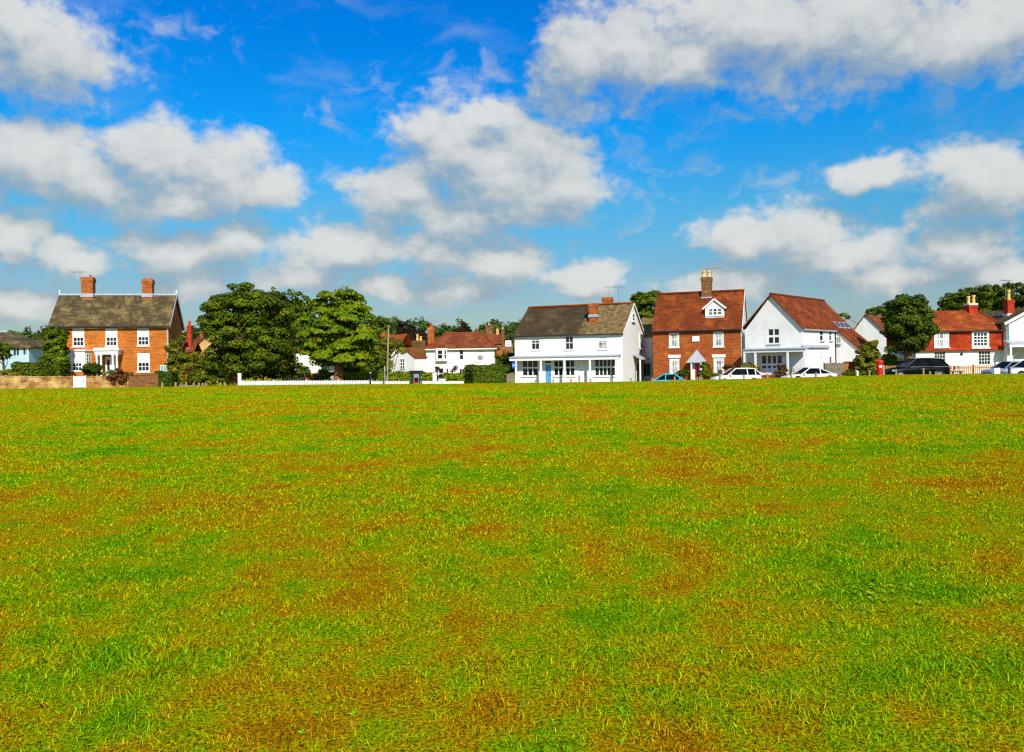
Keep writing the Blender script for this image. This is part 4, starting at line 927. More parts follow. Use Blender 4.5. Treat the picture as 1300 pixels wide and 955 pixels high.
m.box(x0, .8, ze - .3, x1, 1.25, zm); m.box(x0 - .04, .76, zm + .001, x1 + .04, 1.29, zm + .12); ch = m.build('chimney', 'brick_bright', h.root)
m = MB(); m.lathe(xc, 1.02, [(.17, zm + .1), (.13, zt - .1), (.16, zt)], 10); m.build('chimney_pot', 'pot_red', ch)
m = MB(); m.box(x0 - .35, .5, ze - .05, x1 + .25, .72, ze + .35); m.build('parapet', 'paint_white', h.root)

# ================================================================== white house glimpsed between the trees; orange roofed house; pinkish brick house
h = House('white_lean_to_house', 'white house with sloping side glimpsed between the two big trees', 'house', 366, 478, 76.5, 8, -.5)
f = Face(h, 'f'); w1 = f.uz(408, 470)[0]; ze = f.uz(400, 462)[1]; zr = h.fr(385, 447, 0)[1]; 
mb = MB(); f.wall(mb, 0, w1, 0, ze); mb.face([f.pt(0, ze), f.pt(w1, ze), f.pt(w1 * .55, zr), f.pt(0, zr)]); mb.face([(w1, 0, 0), (w1, 5, 0), (w1, 5, ze), (w1, 0, ze)]); mb.build('wall', 'board_white', h.root)
m = MB(); m.hexa([(-.2, -.2, zr), (w1 * .55, -.2, zr), (w1 * .55, 5, zr), (-.2, 5, zr), (-.2, -.2, zr + .15), (w1 * .55, -.2, zr + .15), (w1 * .55, 5, zr + .15), (-.2, 5, zr + .15)])
m.hexa([(w1 * .55, -.2, zr), (w1 + .3, -.2, ze - .1), (w1 + .3, 5, ze - .1), (w1 * .55, 5, zr), (w1 * .55, -.2, zr + .14), (w1 + .3, -.2, ze + .04), (w1 + .3, 5, ze + .04), (w1 * .55, 5, zr + .14)]); m.build('roof', 'roof_brown', h.root)
m = MB(); m.box(w1 - 1.2, -.9, 0, w1 + .2, -.003, f.uz(400, 474)[1]); m.build('brick_base', 'brick_stack', h.root)

h = House('orange_roofed_house', 'house with an orange tiled roof showing above the shrubs behind the pole', 'house', 474, 484, 112, 12, -1.2)
f = Face(h, 'f'); w1 = f.uz(505, 450)[0]; ze = f.uz(490, 441)[1]; zr = h.fr(490, 425.5, 3.5)[1]
mb = MB(); mb.box(0, 0, 0, w1, 7, ze); mb.face([(0, 0, ze), (0, 7, ze), (0, 3.5, zr)]); mb.build('wall', 'render_white', h.root)
rf = gable_roof('x', 0, w1, 0, 3.5, 7, ze, zr, ze, .25, .2, .12, .01).build('roof', 'roof_orange', h.root, True)
m = MB(); m.beam((-.22, -.25, ze - .1), (-.22, 3.5, zr + .05), .05, .25); m.build('bargeboard', 'paint_white', h.root)
chimney(h, .4, 3.5, zr - .8, zr + .35, .55, .6, 'brick_stack', [], .2)

h = House('chimneyed_brick_house', 'brick house behind the white houses with a cluster of chimneys and a white window', 'house', 608, 484, 118, -6, -1.3)
f = Face(h, 'f'); w1 = f.uz(651, 450)[0]; ze = f.uz(640, 436)[1]; zr = h.fr(630, 424, 3)[1]
q = f.rect(641.5, 432.5, 649, 440)
mb = MB(); mb.box(0, .0, 0, w1, 6, ze); mb.face([(0, 0, ze), (0, 6, ze), (0, 3, zr)]); mb.face([(w1, 0, ze), (w1, 6, ze), (w1, 3, zr)]); mb.build('wall', 'brick_dull', h.root)
window(f, q, 3, 2, proud=.11, bord=.14, bar=.1, pane='glass_pale', sill=False)
gable_roof('x', 0, w1 * .68, 0, 3, 6, ze, zr, ze, .2, .1, .12, .01).build('roof', 'roof_brown', h.root, True)
for a, b, t_, mt in ((604.2, 608, 417.5, 'brick_dull'), (616, 626.5, 412.8, 'brick_dull'), (629.5, 633.5, 419, 'render_tan'), (636, 640.5, 417.5, 'brick_dull')):
    x0 = h.fr(a, 430, 3)[0]; x1 = h.fr(b, 430, 3)[0]; chimney(h, (x0 + x1) / 2, 3, ze, h.fr((a + b) / 2, t_, 3)[1], x1 - x0 - .1, .8, mt, [(0, 0, .3, .15)], .3)
# ------------------------------------------------------------------ vegetation kit
GREEN = dict(
    dark=[(.030, .055, .003), (.075, .115, .005), (.145, .195, .006), (.24, .27, .008)],
    mid=[(.05, .09, .006), (.08, .13, .008), (.13, .18, .010), (.19, .22, .012)],
    light=[(.11, .17, .008), (.17, .24, .010), (.24, .29, .012), (.30, .30, .016)],
    olive=[(.08, .10, .010), (.14, .16, .012), (.22, .22, .014), (.28, .24, .018)],
    chest=[(.045, .095, .004), (.09, .165, .005), (.155, .235, .006), (.225, .275, .007), (.28, .22, .010)],
    copper=[(.025, .016, .012), (.04, .022, .014), (.055, .03, .016)],
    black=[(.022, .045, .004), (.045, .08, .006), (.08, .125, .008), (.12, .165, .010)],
    red=[(.12, .05, .015), (.18, .06, .018), (.10, .09, .015), (.2, .10, .02)],
    gold=[(.30, .22, .012), (.36, .26, .02), (.16, .18, .012), (.22, .24, .015)],
    lime=[(.22, .32, .012), (.16, .26, .010), (.30, .36, .015)],
    far=[(.05, .095, .012), (.07, .125, .016), (.09, .145, .02), (.11, .14, .02)],
    autumn=[(.42, .13, .03), (.34, .16, .03), (.2, .2, .02)],
)

def leaf_arrays(rng, blobs, n, size, pal, sub=9, flat=.75, subr=(.24, .42), inner=.2, droop=0., box=False):
    """leaf quads gathered in clumps over ellipsoids (or boxes): returns verts, colours"""
    pal = np.array(GREEN[pal] if isinstance(pal, str) else pal)
    B = np.array(blobs, float); wgt = (B[:, 3] * B[:, 5] + B[:, 4] * B[:, 5]) ; wgt /= wgt.sum()
    cc, cr, ccol, cdir = [], [], [], []
    for b, w in zip(B, wgt):
        k = max(4, int(round(sub * len(B) * w)))
        for _ in range(k):
            d = rng.normal(size=3); d /= np.linalg.norm(d)
            if d[2] < -.55: d[2] *= -.6
            rr = rng.uniform(.62, 1.0)
            cc.append(b[:3] + d * b[3:6] * rr); cr.append(rng.uniform(*subr) * b[3:6].mean()); cdir.append(d); ccol.append(rng.random())
    cc = np.array(cc); cr = np.array(cr); cdir = np.array(cdir); ccol = np.array(ccol)
    pw = cr ** 2; pw /= pw.sum(); ni = int(n * inner); no = n - ni
    ci = rng.choice(len(cc), no, p=pw)
    o = rng.normal(size=(no, 3)); o /= np.linalg.norm(o, axis=1)[:, None]; o *= (rng.random(no) ** .4)[:, None]
    P = cc[ci] + o * cr[ci][:, None] * np.array([1.15, 1.15, flat]); P[:, 2] -= droop * (o[:, 0] ** 2 + o[:, 1] ** 2) * cr[ci]
    nr = o * .9 + np.array([0, 0, .55]) + cdir[ci] * .5 + rng.normal(size=(no, 3)) * .45
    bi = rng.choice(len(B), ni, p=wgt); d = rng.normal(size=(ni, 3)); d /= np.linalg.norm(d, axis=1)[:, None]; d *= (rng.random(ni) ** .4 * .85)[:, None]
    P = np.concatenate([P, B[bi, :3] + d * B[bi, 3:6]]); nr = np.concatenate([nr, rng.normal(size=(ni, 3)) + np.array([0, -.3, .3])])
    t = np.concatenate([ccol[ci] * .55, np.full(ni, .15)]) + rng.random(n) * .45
    return cards(rng, P, nr, size, pal, t)

def cards(rng, P, nr, size, pal, t):
    n = len(P); nr = nr / np.linalg.norm(nr, axis=1)[:, None]
    ref = rng.normal(size=(n, 3)); a = np.cross(nr, ref); a /= np.linalg.norm(a, axis=1)[:, None]; b = np.cross(nr, a)
    s = size * (.6 + .8 * rng.random(n))[:, None]
    dip = nr * s * .22
    v = np.stack([P - a * s * .62, P - b * s * .36 + dip, P + a * s * .62, P + b * s * .36 + dip], 1).reshape(-1, 3)
    x = np.clip(t, 0, .999) * (len(pal) - 1); i = x.astype(int); fr = (x - i)[:, None]
    col = pal[i] * (1 - fr) + pal[np.minimum(i + 1, len(pal) - 1)] * fr
    col = col * (.85 + .3 * rng.random(n))[:, None]
    return v, np.repeat(col, 4, axis=0)

def leaf_object(name, v, col, parent=None, mat='leaf'):
    n = len(v) // 4; me = bpy.data.meshes.new(name); me.vertices.add(len(v)); me.vertices.foreach_set('co', v.astype(np.float32).ravel())
    me.loops.add(n * 4); me.loops.foreach_set('vertex_index', np.arange(n * 4, dtype=np.int32)); me.polygons.add(n); me.polygons.foreach_set('loop_start', np.arange(n, dtype=np.int32) * 4)
    at = me.color_attributes.new('Col', 'FLOAT_COLOR', 'POINT'); at.data.foreach_set('color', np.concatenate([col, np.ones((len(col), 1))], 1).astype(np.float32).ravel())
    me.update(); me.materials.append(MAT[mat]); o = bpy.data.objects.new(name, me); COL.objects.link(o)
    if parent is not None: o.parent = parent
    return o

def px_blobs(bl, Y, depth=1.0):
    """blobs given where they appear (px, py, rx, ry[, dy]) -> world ellipsoids at distance Y"""
    out = []
    for b in bl:
        px, py, rx, ry = b[:4]; y = Y + (b[4] if len(b) > 4 else 0); c = W(px, py, y); k = y / F
        out.append((c.x, c.y, c.z, rx * k, (rx + ry) / 2 * k * depth, ry * k))
    return out

SEED = [100]
def tree(name, label, Y, trunk_px, bl, n, size, pal, group=None, cat='tree', trunk_r=.3, bark='bark', limbs=5, depth=1.0, sub=9, extra=None, **kw):
    SEED[0] += 1; rng = np.random.default_rng(SEED[0]); r2 = random.Random(SEED[0])
    X = ray(trunk_px, 480).x * Y; z0 = g(X, Y); base = Vector((X, Y, z0 - .1))
    t = thing(name, label, cat, tuple(base), 0, group)
    B = px_blobs(bl, Y, depth); B = [(b[0] - base.x, b[1] - base.y, b[2] - base.z, *b[3:]) for b in B]
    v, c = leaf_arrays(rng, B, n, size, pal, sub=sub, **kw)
    if extra:
        for eb, en, ep in extra:
            E = px_blobs(eb, Y, depth); E = [(b[0] - base.x, b[1] - base.y - .3 * b[3], b[2] - base.z, *b[3:]) for b in E]
            v2, c2 = leaf_arrays(rng, E, en, size, ep, sub=6); v = np.concatenate([v, v2]); c = np.concatenate([c, c2])
    leaf_object('crown', v, c, t)
    if trunk_r:
        m = MB(); top = max(B, key=lambda b: b[2]); low = min(b[2] - b[5] for b in B)
        h1 = max(.8, low + (top[2] - low) * .35)
        pts = [Vector((0, 0, -.2)), Vector((0, 0, .25)), Vector((r2.uniform(-.1, .1), 0, h1 * .5)), Vector((r2.uniform(-.15, .15), .1, h1)), Vector((top[0] * .7, top[1] * .7, h1 + (top[2] - h1) * .6)), Vector((top[0], top[1], top[2]))]
        m.tube(pts, [trunk_r * 1.5, trunk_r * 1.05, trunk_r * .9, trunk_r * .75, trunk_r * .4, trunk_r * .12], 9)
        m.build('trunk', bark, t)
        order = sorted(B, key=lambda b: -b[3])[:limbs]; m = MB()
        for b in order:
            s = pts[2].lerp(pts[4], r2.uniform(.1, .7)); e = Vector(b[:3]); mid = s.lerp(e, .5) + Vector((r2.uniform(-.3, .3), r2.uniform(-.3, .3), r2.uniform(.1, .5)))
            m.tube([s, mid, e], [trunk_r * .45, trunk_r * .28, trunk_r * .08], 6)
        if order: m.build('limbs', bark, t)
    return t

def shrub(name, label, Y, bl, n, size, pal, group=None, cat='shrub', stems=True, **kw):
    SEED[0] += 1; rng = np.random.default_rng(SEED[0]); r2 = random.Random(SEED[0])
    cx = bl[0][0]; X = ray(cx, 480).x * Y; base = Vector((X, Y, g(X, Y) - .05)); t = thing(name, label, cat, tuple(base), 0, group)
    B = [(b[0] - base.x, b[1] - base.y, b[2] - base.z, *b[3:]) for b in px_blobs(bl, Y)]
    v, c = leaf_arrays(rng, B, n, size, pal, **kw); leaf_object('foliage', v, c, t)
    if stems:
        m = MB()
        for b in B:
            for _ in range(3):
                s = Vector((b[0] * .5 + r2.uniform(-.2, .2), b[1] * .5 + r2.uniform(-.2, .2), -.1)); e = Vector((b[0] + r2.uniform(-.5, .5) * b[3], b[1] + r2.uniform(-.5, .5) * b[4], b[2] + b[5] * .3))
                m.tube([s, s.lerp(e, .5) + Vector((0, 0, .1)), e], [.05, .035, .012], 5)
        m.build('stems', 'bark', t)
    return t

def hedge(name, label, Y, px0, px1, top, thick, n, size, pal, group=None, base=None, ang=0, Y2=None, core='soil'):
    """clipped hedge: dense leaf shell round a dark twiggy core"""
    SEED[0] += 1; rng = np.random.default_rng(SEED[0]); Y2 = Y if Y2 is None else Y2
    a = ray(px0, 480) * Y; b = ray(px1, 480) * Y2; za, zb_ = g(a.x, Y), g(b.x, Y2); zt = W((px0 + px1) / 2, top, (Y + Y2) / 2).z
    z0 = min(za, zb_) - .1; Lh = math.hypot(b.x - a.x, Y2 - Y); th = math.atan2(Y2 - Y, b.x - a.x); H = zt - z0
    t = thing(name, label, 'hedge', (a.x, Y, z0), th, group)
    m = MB(); e = min(.12, thick * .2); m.box(e, e, 0, Lh - e, thick - e, H - e); m.build('twigs', core, t)
    ar = np.array([Lh * H, Lh * thick, thick * H, thick * H, Lh * H * .5]); fc = rng.choice(5, n, p=ar / ar.sum())
    u, w, j = rng.random(n), rng.random(n), rng.normal(size=n) * .05
    wob = .05 * np.sin(u * Lh * 2.3 + w * 3) + .04 * np.sin(u * Lh * 5.1 + 1)
    P = np.zeros((n, 3)); nr = np.zeros((n, 3))
    for k in range(5):
        s = fc == k
        if k == 0: P[s] = np.stack([u[s] * Lh, j[s] + wob[s], w[s] * H], -1); nr[s] = (0, -1, .25)
        if k == 1: P[s] = np.stack([u[s] * Lh, w[s] * thick, H + j[s] * .7 + wob[s]], -1); nr[s] = (0, -.1, 1)
        if k == 2: P[s] = np.stack([j[s], u[s] * thick, w[s] * H], -1); nr[s] = (-1, 0, .2)
        if k == 3: P[s] = np.stack([Lh + j[s], u[s] * thick, w[s] * H], -1); nr[s] = (1, 0, .2)
        if k == 4: P[s] = np.stack([u[s] * Lh, thick + j[s], w[s] * H], -1); nr[s] = (0, 1, .2)
    nr = nr + rng.normal(size=(n, 3)) * .5
    tt = rng.random(n) * .6 + .4 * (np.sin(u * Lh * 1.7) * .5 + .5) * rng.random(n)
    v, c = cards(rng, P, nr, size, np.array(GREEN[pal]), tt); leaf_object('foliage', v, c, t); return t

# ---- big trees
tree('broadleaf_tree', 'biggest dark green tree, its wide crown reaching low over the fence end', 73, 300,
     [(287, 398, 30, 32), (313, 382, 30, 22), (283, 430, 17, 30), (300, 425, 34, 36), (335, 400, 30, 32), (340, 432, 34, 36), (288, 455, 28, 24), (322, 460, 38, 20), (352, 456, 26, 22), (305, 372, 18, 14), (266, 408, 12, 16)],
     42000, .21, 'dark', trunk_r=.45, limbs=8, sub=12, inner=.16, subr=(.2, .42), flat=.6)
tree('broadleaf_tree', 'loose thin topped tree between the biggest tree and the bright chestnut', 82, 362,
     [(352, 388, 20, 24), (368, 382, 18, 18), (362, 410, 22, 30), (378, 402, 14, 26), (358, 440, 24, 26), (385, 425, 16, 22), (372, 372, 8, 8), (345, 374, 10, 10), (389, 397, 14, 20), (382, 384, 11, 12), (394, 430, 10, 20)],
     15000, .22, 'mid', trunk_r=.3, limbs=7, sub=10, inner=.08, subr=(.2, .36))
tree('chestnut_tree', 'bright yellow green chestnut tree with drooping leaf clusters and an orange patch', 67, 429,
     [(437, 376, 18, 14), (420, 385, 20, 16), (452, 388, 18, 16), (405, 396, 18, 16), (436, 402, 28, 22), (462, 404, 15, 16), (398, 420, 20, 16), (424, 424, 30, 22), (455, 424, 24, 18), (402, 442, 22, 14), (432, 446, 32, 18), (462, 444, 18, 14), (412, 458, 24, 10), (448, 460, 26, 10), (384, 408, 10, 14), (472, 430, 8, 10)],
     36000, .25, 'chest', trunk_r=.42, bark='bark_warm', limbs=9, sub=8, flat=.36, droop=.55, inner=.12, subr=(.26, .5), extra=[([(414, 394, 9, 5), (403, 392, 6, 6), (425, 396, 5, 3)], 260, 'autumn')])
tree('round_tree', 'dense dark rounded tree between the shaded white house and the tile-hung cottage', 71.2, 1152,
     [(1142, 395, 18, 20), (1162, 393, 20, 18), (1152, 415, 28, 26), (1135, 415, 14, 20), (1172, 415, 14, 22), (1150, 438, 24, 16), (1165, 432, 18, 16), (1148, 380, 12, 8)],
     22000, .2, 'black', trunk_r=.35, limbs=6, sub=12, inner=.25, extra=[([(1178, 410, 6, 20), (1174, 428, 6, 10)], 500, 'olive')])
tree('garden_tree', 'dark tree rising behind the white shop house and red brick house', 96, 830,
     [(813, 383, 12, 14), (829, 386, 18, 18), (846, 388, 12, 16), (836, 400, 20, 14), (820, 398, 14, 14), (850, 405, 10, 10)],
     8000, .27, 'dark', trunk_r=.3, limbs=5, sub=10, inner=.2, extra=[([(812, 381, 10, 9), (828, 372, 8, 4)], 900, 'mid')])
tree('copper_beech', 'dark purple copper beech behind the white cottage chimneys', 135, 520,
     [(515, 420, 14, 10), (528, 428, 14, 14), (508, 432, 14, 12), (520, 440, 20, 14), (536, 432, 6, 12)], 5000, .34, 'copper', trunk_r=.3, inner=.2)
tree('garden_tree', 'rounded green tree above the orange roof beside the chestnut', 128, 484,
     [(484, 406, 9, 7), (490, 413, 9, 10), (478, 413, 8, 10), (484, 425, 12, 12)], 2600, .34, 'mid', trunk_r=.25)
tree('copper_bush_tree', 'small dark purple leaved tree just above the hipped roof', 125, 588,
     [(589, 414, 3, 5), (586, 419, 6, 5), (594, 420, 4, 5), (579, 421, 6, 4)], 1300, .26, 'copper', trunk_r=.15)
tree('evergreen_tree', 'tall dark evergreen against the left end of the orange brick house', 72.3, 72,
     [(70, 425, 13, 12), (77, 430, 9, 12), (68, 440, 12, 16), (71, 454, 12, 18), (63, 460, 10, 12), (77, 454, 6, 18)], 7500, .24, 'dark', trunk_r=.22, inner=.25, extra=[([(76, 440, 6, 14), (78, 460, 6, 14), (68, 430, 4, 5)], 1300, 'lime')])
tree('garden_tree', 'small leafy green tree at the left edge in front of the shade tinted house', 74, 4,
     [(2, 445, 12, 9), (6, 452, 9, 8), (-8, 448, 12, 12)], 2300, .2, 'mid', trunk_r=.12)
for i, (px, py, rx, ry, lab, Y) in enumerate((
    (1208, 388, 14, 16, 'leftmost and lowest green tree of the row behind the tile-hung cottage', 128), (1224, 382, 12, 18, 'green tree behind the pale chimney pots of the tile-hung cottage', 126),
    (1247, 380, 12, 20, 'tall pale green tree right beside the pots of the twin potted chimney', 124), (1264, 380, 10, 20, 'dark upright tree midway between the two red chimneys', 130),
    (1281, 377, 10, 20, 'tall tree directly behind the single potted red chimney', 126), (1300, 380, 11, 22, 'dark tree at the right edge behind the grey brown roof', 122))):
    tree('row_tree', lab, Y, px, [(px, py, rx, ry), (px - rx * .4, py + ry * .6, rx * .8, ry * .7), (px + rx * .4, py + ry * .5, rx * .8, ry * .8), (px, py - ry * .55, rx * .55, ry * .5), (px, py + ry * 1.3, rx, ry * .8)], 3300, .36, ('dark', 'mid', 'mid', 'dark', 'mid', 'black')[i], group='trees in a row behind the cottages', trunk_r=.3, limbs=4, sub=9)
tree('garden_tree', 'low green treetop showing above the roof of the shaded white house', 125, 1113, [(1108, 396, 10, 6), (1120, 398, 12, 8), (1130, 408, 10, 10), (1072, 402, 8, 6)], 2000, .32, 'mid', trunk_r=.2)

# ---- shrubs and plants on the left
shrub('wall_climber', 'olive green climber against the shaded right wall of the orange brick house', 77, [(222, 440, 9, 10), (226, 455, 11, 14), (219, 470, 9, 14), (230, 430, 6, 6)], 3000, .2, 'olive', cat='climber')
shrub('arching_shrub', 'loose olive shrub with arching sprays beside the big dark tree', 74, [(250, 455, 14, 10), (262, 462, 14, 14), (242, 468, 12, 12), (272, 452, 10, 14), (255, 475, 22, 10)], 4200, .2, 'olive', flat=.5, droop=.6)
shrub('garden_shrub', 'yellow tinged small shrub above the posts at the end of the brick wall', 71, [(222, 472, 6, 6), (226, 480, 8, 8)], 900, .17, 'gold')
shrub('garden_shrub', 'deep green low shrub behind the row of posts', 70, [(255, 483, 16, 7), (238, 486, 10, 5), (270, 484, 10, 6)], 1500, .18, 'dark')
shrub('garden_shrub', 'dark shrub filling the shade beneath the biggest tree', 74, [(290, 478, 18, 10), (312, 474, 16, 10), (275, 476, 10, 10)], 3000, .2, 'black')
shrub('garden_shrub', 'dark undergrowth added as tree shade behind the left half of the long white fence', 80, [(325, 472, 18, 12), (348, 474, 16, 11), (338, 466, 16, 8)], 3600, .22, 'black')  # blackish shrubs added to darken the bright turf under the tree
shrub('garden_shrub', 'dark bush at the foot of the round tree behind the timber shed', 81, [(1150, 455, 18, 10), (1168, 455, 10, 8)], 2400, .22, 'black')
shrub('garden_shrub', 'bluish green bush behind the white fence in front of the lean-to house', 75, [(375, 466, 10, 9), (384, 472, 10, 9), (370, 476, 12, 8)], 2000, .18, 'dark')
shrub('garden_shrub', 'light sprig bush growing through the white fence', 65, [(341, 485, 5, 5), (348, 487, 3, 3)], 320, .14, 'gold')
shrub('garden_shrub', 'yellow green shrub mass between the chestnut and the white cottage', 84, [(483, 448, 14, 18), (502, 440, 14, 12), (475, 465, 14, 14), (492, 462, 10, 14), (488, 434, 12, 8)], 6500, .22, 'olive')
shrub('garden_shrub', 'lighter bush behind the hedge at the foot of the pole', 80, [(480, 460, 10, 12), (470, 474, 12, 8), (488, 472, 8, 8)], 2200, .2, 'mid')
shrub('garden_shrub', 'pale bush under the chestnut beside its trunk', 71, [(447, 478, 6, 5), (412, 478, 8, 6), (400, 480, 6, 5)], 1000, .17, 'mid')
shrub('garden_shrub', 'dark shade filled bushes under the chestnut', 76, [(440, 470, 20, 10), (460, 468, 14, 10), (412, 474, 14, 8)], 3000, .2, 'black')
shrub('flowering_shrub', 'reddish brown rambling shrub growing over the brick garden wall', 61.2, [(150, 481, 14, 9), (140, 485, 9, 6), (160, 478, 10, 7), (152, 471, 6, 4)], 1900, .15, 'red', cat='shrub')
shrub('flowering_shrub', 'yellow flowering bush above the left end of the garden wall', 64, [(5, 474, 10, 5), (16, 476, 8, 5)], 700, .16, 'gold', cat='shrub')
shrub('box_ball', 'clipped dark green box bush beside the white portico', 68, [(117, 469, 12, 9), (112, 472, 8, 7), (123, 472, 8, 7)], 2600, .14, 'black', cat='bush')
shrub('flowering_shrub', 'pale flowering bush at the foot of the portico columns', 68, [(145, 473, 9, 4), (136, 474, 6, 3)], 700, .13, [(.5, .42, .2), (.2, .25, .05), (.14, .2, .03), (.55, .5, .4)])
hedge('hedge', 'clipped dark hedge behind the garden wall at the far left', 66, 15, 76, 461.5, 1.6, 4200, .17, 'dark')
hedge('hedge', 'dark hedge at the right end of the brick garden wall', 65, 196, 218, 473.5, 1.2, 1900, .16, 'black')
hedge('hedge', 'pale green clipped hedge behind the white fence left of the bus shelter', 69.5, 432, 522, 474, 1.1, 5200, .16, 'light', Y2=70)
hedge('hedge', 'short pale green clipped hedge right of the bus shelter', 70, 533, 551, 474.5, 1.1, 1300, .16, 'light')
hedge('hedge', 'low pale green hedge in front of the hipped white house', 70.2, 563, 600, 475.3, 1.0, 2200, .16, 'light')
hedge('hedge', 'big square clipped green hedge beside the white shop house', 65.5, 600.5, 642, 465.5, 2.2, 7500, .17, 'mid', Y2=66.5)
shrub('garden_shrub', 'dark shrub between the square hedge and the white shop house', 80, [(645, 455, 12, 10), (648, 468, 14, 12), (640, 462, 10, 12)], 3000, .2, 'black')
shrub('climbing_plant', 'bare brown climber beside the gate of the hipped white house', 71, [(555, 470, 3, 6), (556, 479, 3, 5)], 420, .12, 'red', cat='climber')
shrub('climbing_plant', 'thin brown climber on the wall between the ground floor windows of the hipped white house', 95, [(578, 468, 3, 4), (574, 471, 3, 3)], 300, .14, 'red', cat='climber')
shrub('climbing_plant', 'dark climber on the brick side of the hipped white house', 96, [(630, 452, 3, 5), (631, 462, 2, 5)], 420, .16, 'olive', cat='climber')
# ---- plants on the right
shrub('rose_bush', 'dark leafy rose bush right of the red front door', 71.5, [(897, 466, 7, 6), (895, 475, 9, 7), (903, 477, 7, 5)], 1700, .14, 'dark', cat='bush')
shrub('rose_bush', 'dark bush in the shadow left of the porch hood', 72.5, [(868, 474, 8, 6), (860, 476, 5, 4)], 1000, .14, 'black', cat='bush')
shrub('rose_bush', 'red flowering bush below the right ground floor window of the red brick house', 70.5, [(925, 467, 6, 6), (914, 473, 4, 4)], 700, .13, 'red', cat='bush')
shrub('veranda_shrub', 'yellow green shrub behind the white hatchback at the veranda', 70.6, [(950, 465, 7, 5), (944, 468, 5, 5), (960, 470, 4, 8)], 1400, .15, 'gold')
shrub('veranda_shrub', 'red leaved bush at the veranda beside the spiky plant', 67.8, [(993, 468, 6, 6), (991, 474, 7, 5)], 1000, .14, 'red')
def spiky(label, px, Y, n, hh, pal):
    rng = random.Random(px); X = ray(px, 475).x * Y; z = g(X, Y); t = thing('spiky_plant', label, 'plant', (X, Y, z)); vs, cs = [], []
    for k in range(n):
        a = rng.random() * 6.28; l = hh * rng.uniform(.6, 1); el = rng.uniform(.7, 1.45); d = Vector((math.cos(a) * math.cos(el), math.sin(a) * math.cos(el), math.sin(el))); s = Vector((-math.sin(a), math.cos(a), 0)) * .035
        vs += [(-s), d * l * .55 - s, d * l + Vector((0, 0, -.08)), d * l * .55 + s]; cs += [rng.choice(GREEN[pal])] * 4
    leaf_object('leaves', np.array([tuple(v) for v in vs]), np.array(cs), t)
spiky('spiky sword leaved plant by the veranda corner post', 1007, 67.5, 60, 1.9, 'olive')
tree('garden_shrub', 'large golden green shrub at the foot of the sweeping roof by the pillar box', 69, 1102, [(1105, 440, 10, 8), (1098, 452, 12, 14), (1110, 455, 9, 12), (1100, 468, 14, 10), (1092, 464, 8, 10)], 5200, .19, 'olive', cat='shrub', trunk_r=.08, extra=[([(1107, 437, 8, 5), (1112, 452, 5, 5)], 500, 'gold')])
shrub('garden_shrub', 'bright green low bush behind the pillar box and picket fence', 76, [(1125, 455, 9, 6), (1135, 457, 9, 6), (1130, 463, 14, 6)], 1900, .18, 'lime')
shrub('garden_shrub', 'low dark plant under the golden shrub beside the white marker post', 65.5, [(1095, 475, 8, 5), (1088, 476, 5, 4), (1103, 476, 6, 4)], 1300, .15, 'dark')
shrub('garden_shrub', 'low green plant at the foot of the brick wall beside the golden shrub', 66, [(1080, 474, 6, 4), (1074, 475, 4, 3)], 500, .14, 'mid')

# ---- wooded hillside far behind
def hillz(X, Y):
    ridge = np.interp(X, [-500, -330, -200, -110, -70, 0, 40, 120, 220, 400], [15, 16, 17, 20, 21, 19.0, 14, 9, 5, 4])
    return -3 + ridge * sstep((Y - 240) / 170)
hx = np.linspace(-520, 520, 70); hy = np.linspace(235, 700, 26)
tag(grid_obj('hill', hx, hy, hillz, 'soil'), 'wooded hillside behind the village', 'hill', kind='structure')
rng = np.random.default_rng(77); vs, cs = [], []
for i in range(420):
    X = rng.uniform(-330, 260); Y = rng.uniform(250, 415); z = float(hillz(X, Y)); r = rng.uniform(3.2, 5.5); h_ = rng.uniform(3.5, 5.5)
    v, c = leaf_arrays(rng, [(X, Y, z + h_ * .7, r, r, h_)], 210, 1.15, 'far', sub=12, inner=.15); vs.append(v); cs.append(c * rng.uniform(.7, 1.25))
tag(leaf_object('woodland', np.concatenate(vs), np.concatenate(cs)), 'dense green woodland covering the low hill behind the village', 'woodland', kind='stuff')
vs, cs = [], []
for i in range(46):
    X = rng.uniform(-165, -62) if i % 2 == 0 else rng.uniform(-72, -10); Y = rng.uniform(125, 160); z = g(X, Y)
    h_ = (3.7 + rng.uniform(-.5, 1.1)) if X > -75 else 5.3 + rng.uniform(-.6, .8); r = rng.uniform(2.6, 4)
    v, c = leaf_arrays(rng, [(X, Y, z + h_ * .8, r, r, h_)], 700, .5, 'black' if X < -75 else 'far', sub=14, inner=.2); vs.append(v); cs.append(c)
tag(leaf_object('treeline', np.concatenate(vs), np.concatenate(cs)), 'dark belt of trees behind the gardens on the left', 'treeline', kind='stuff')

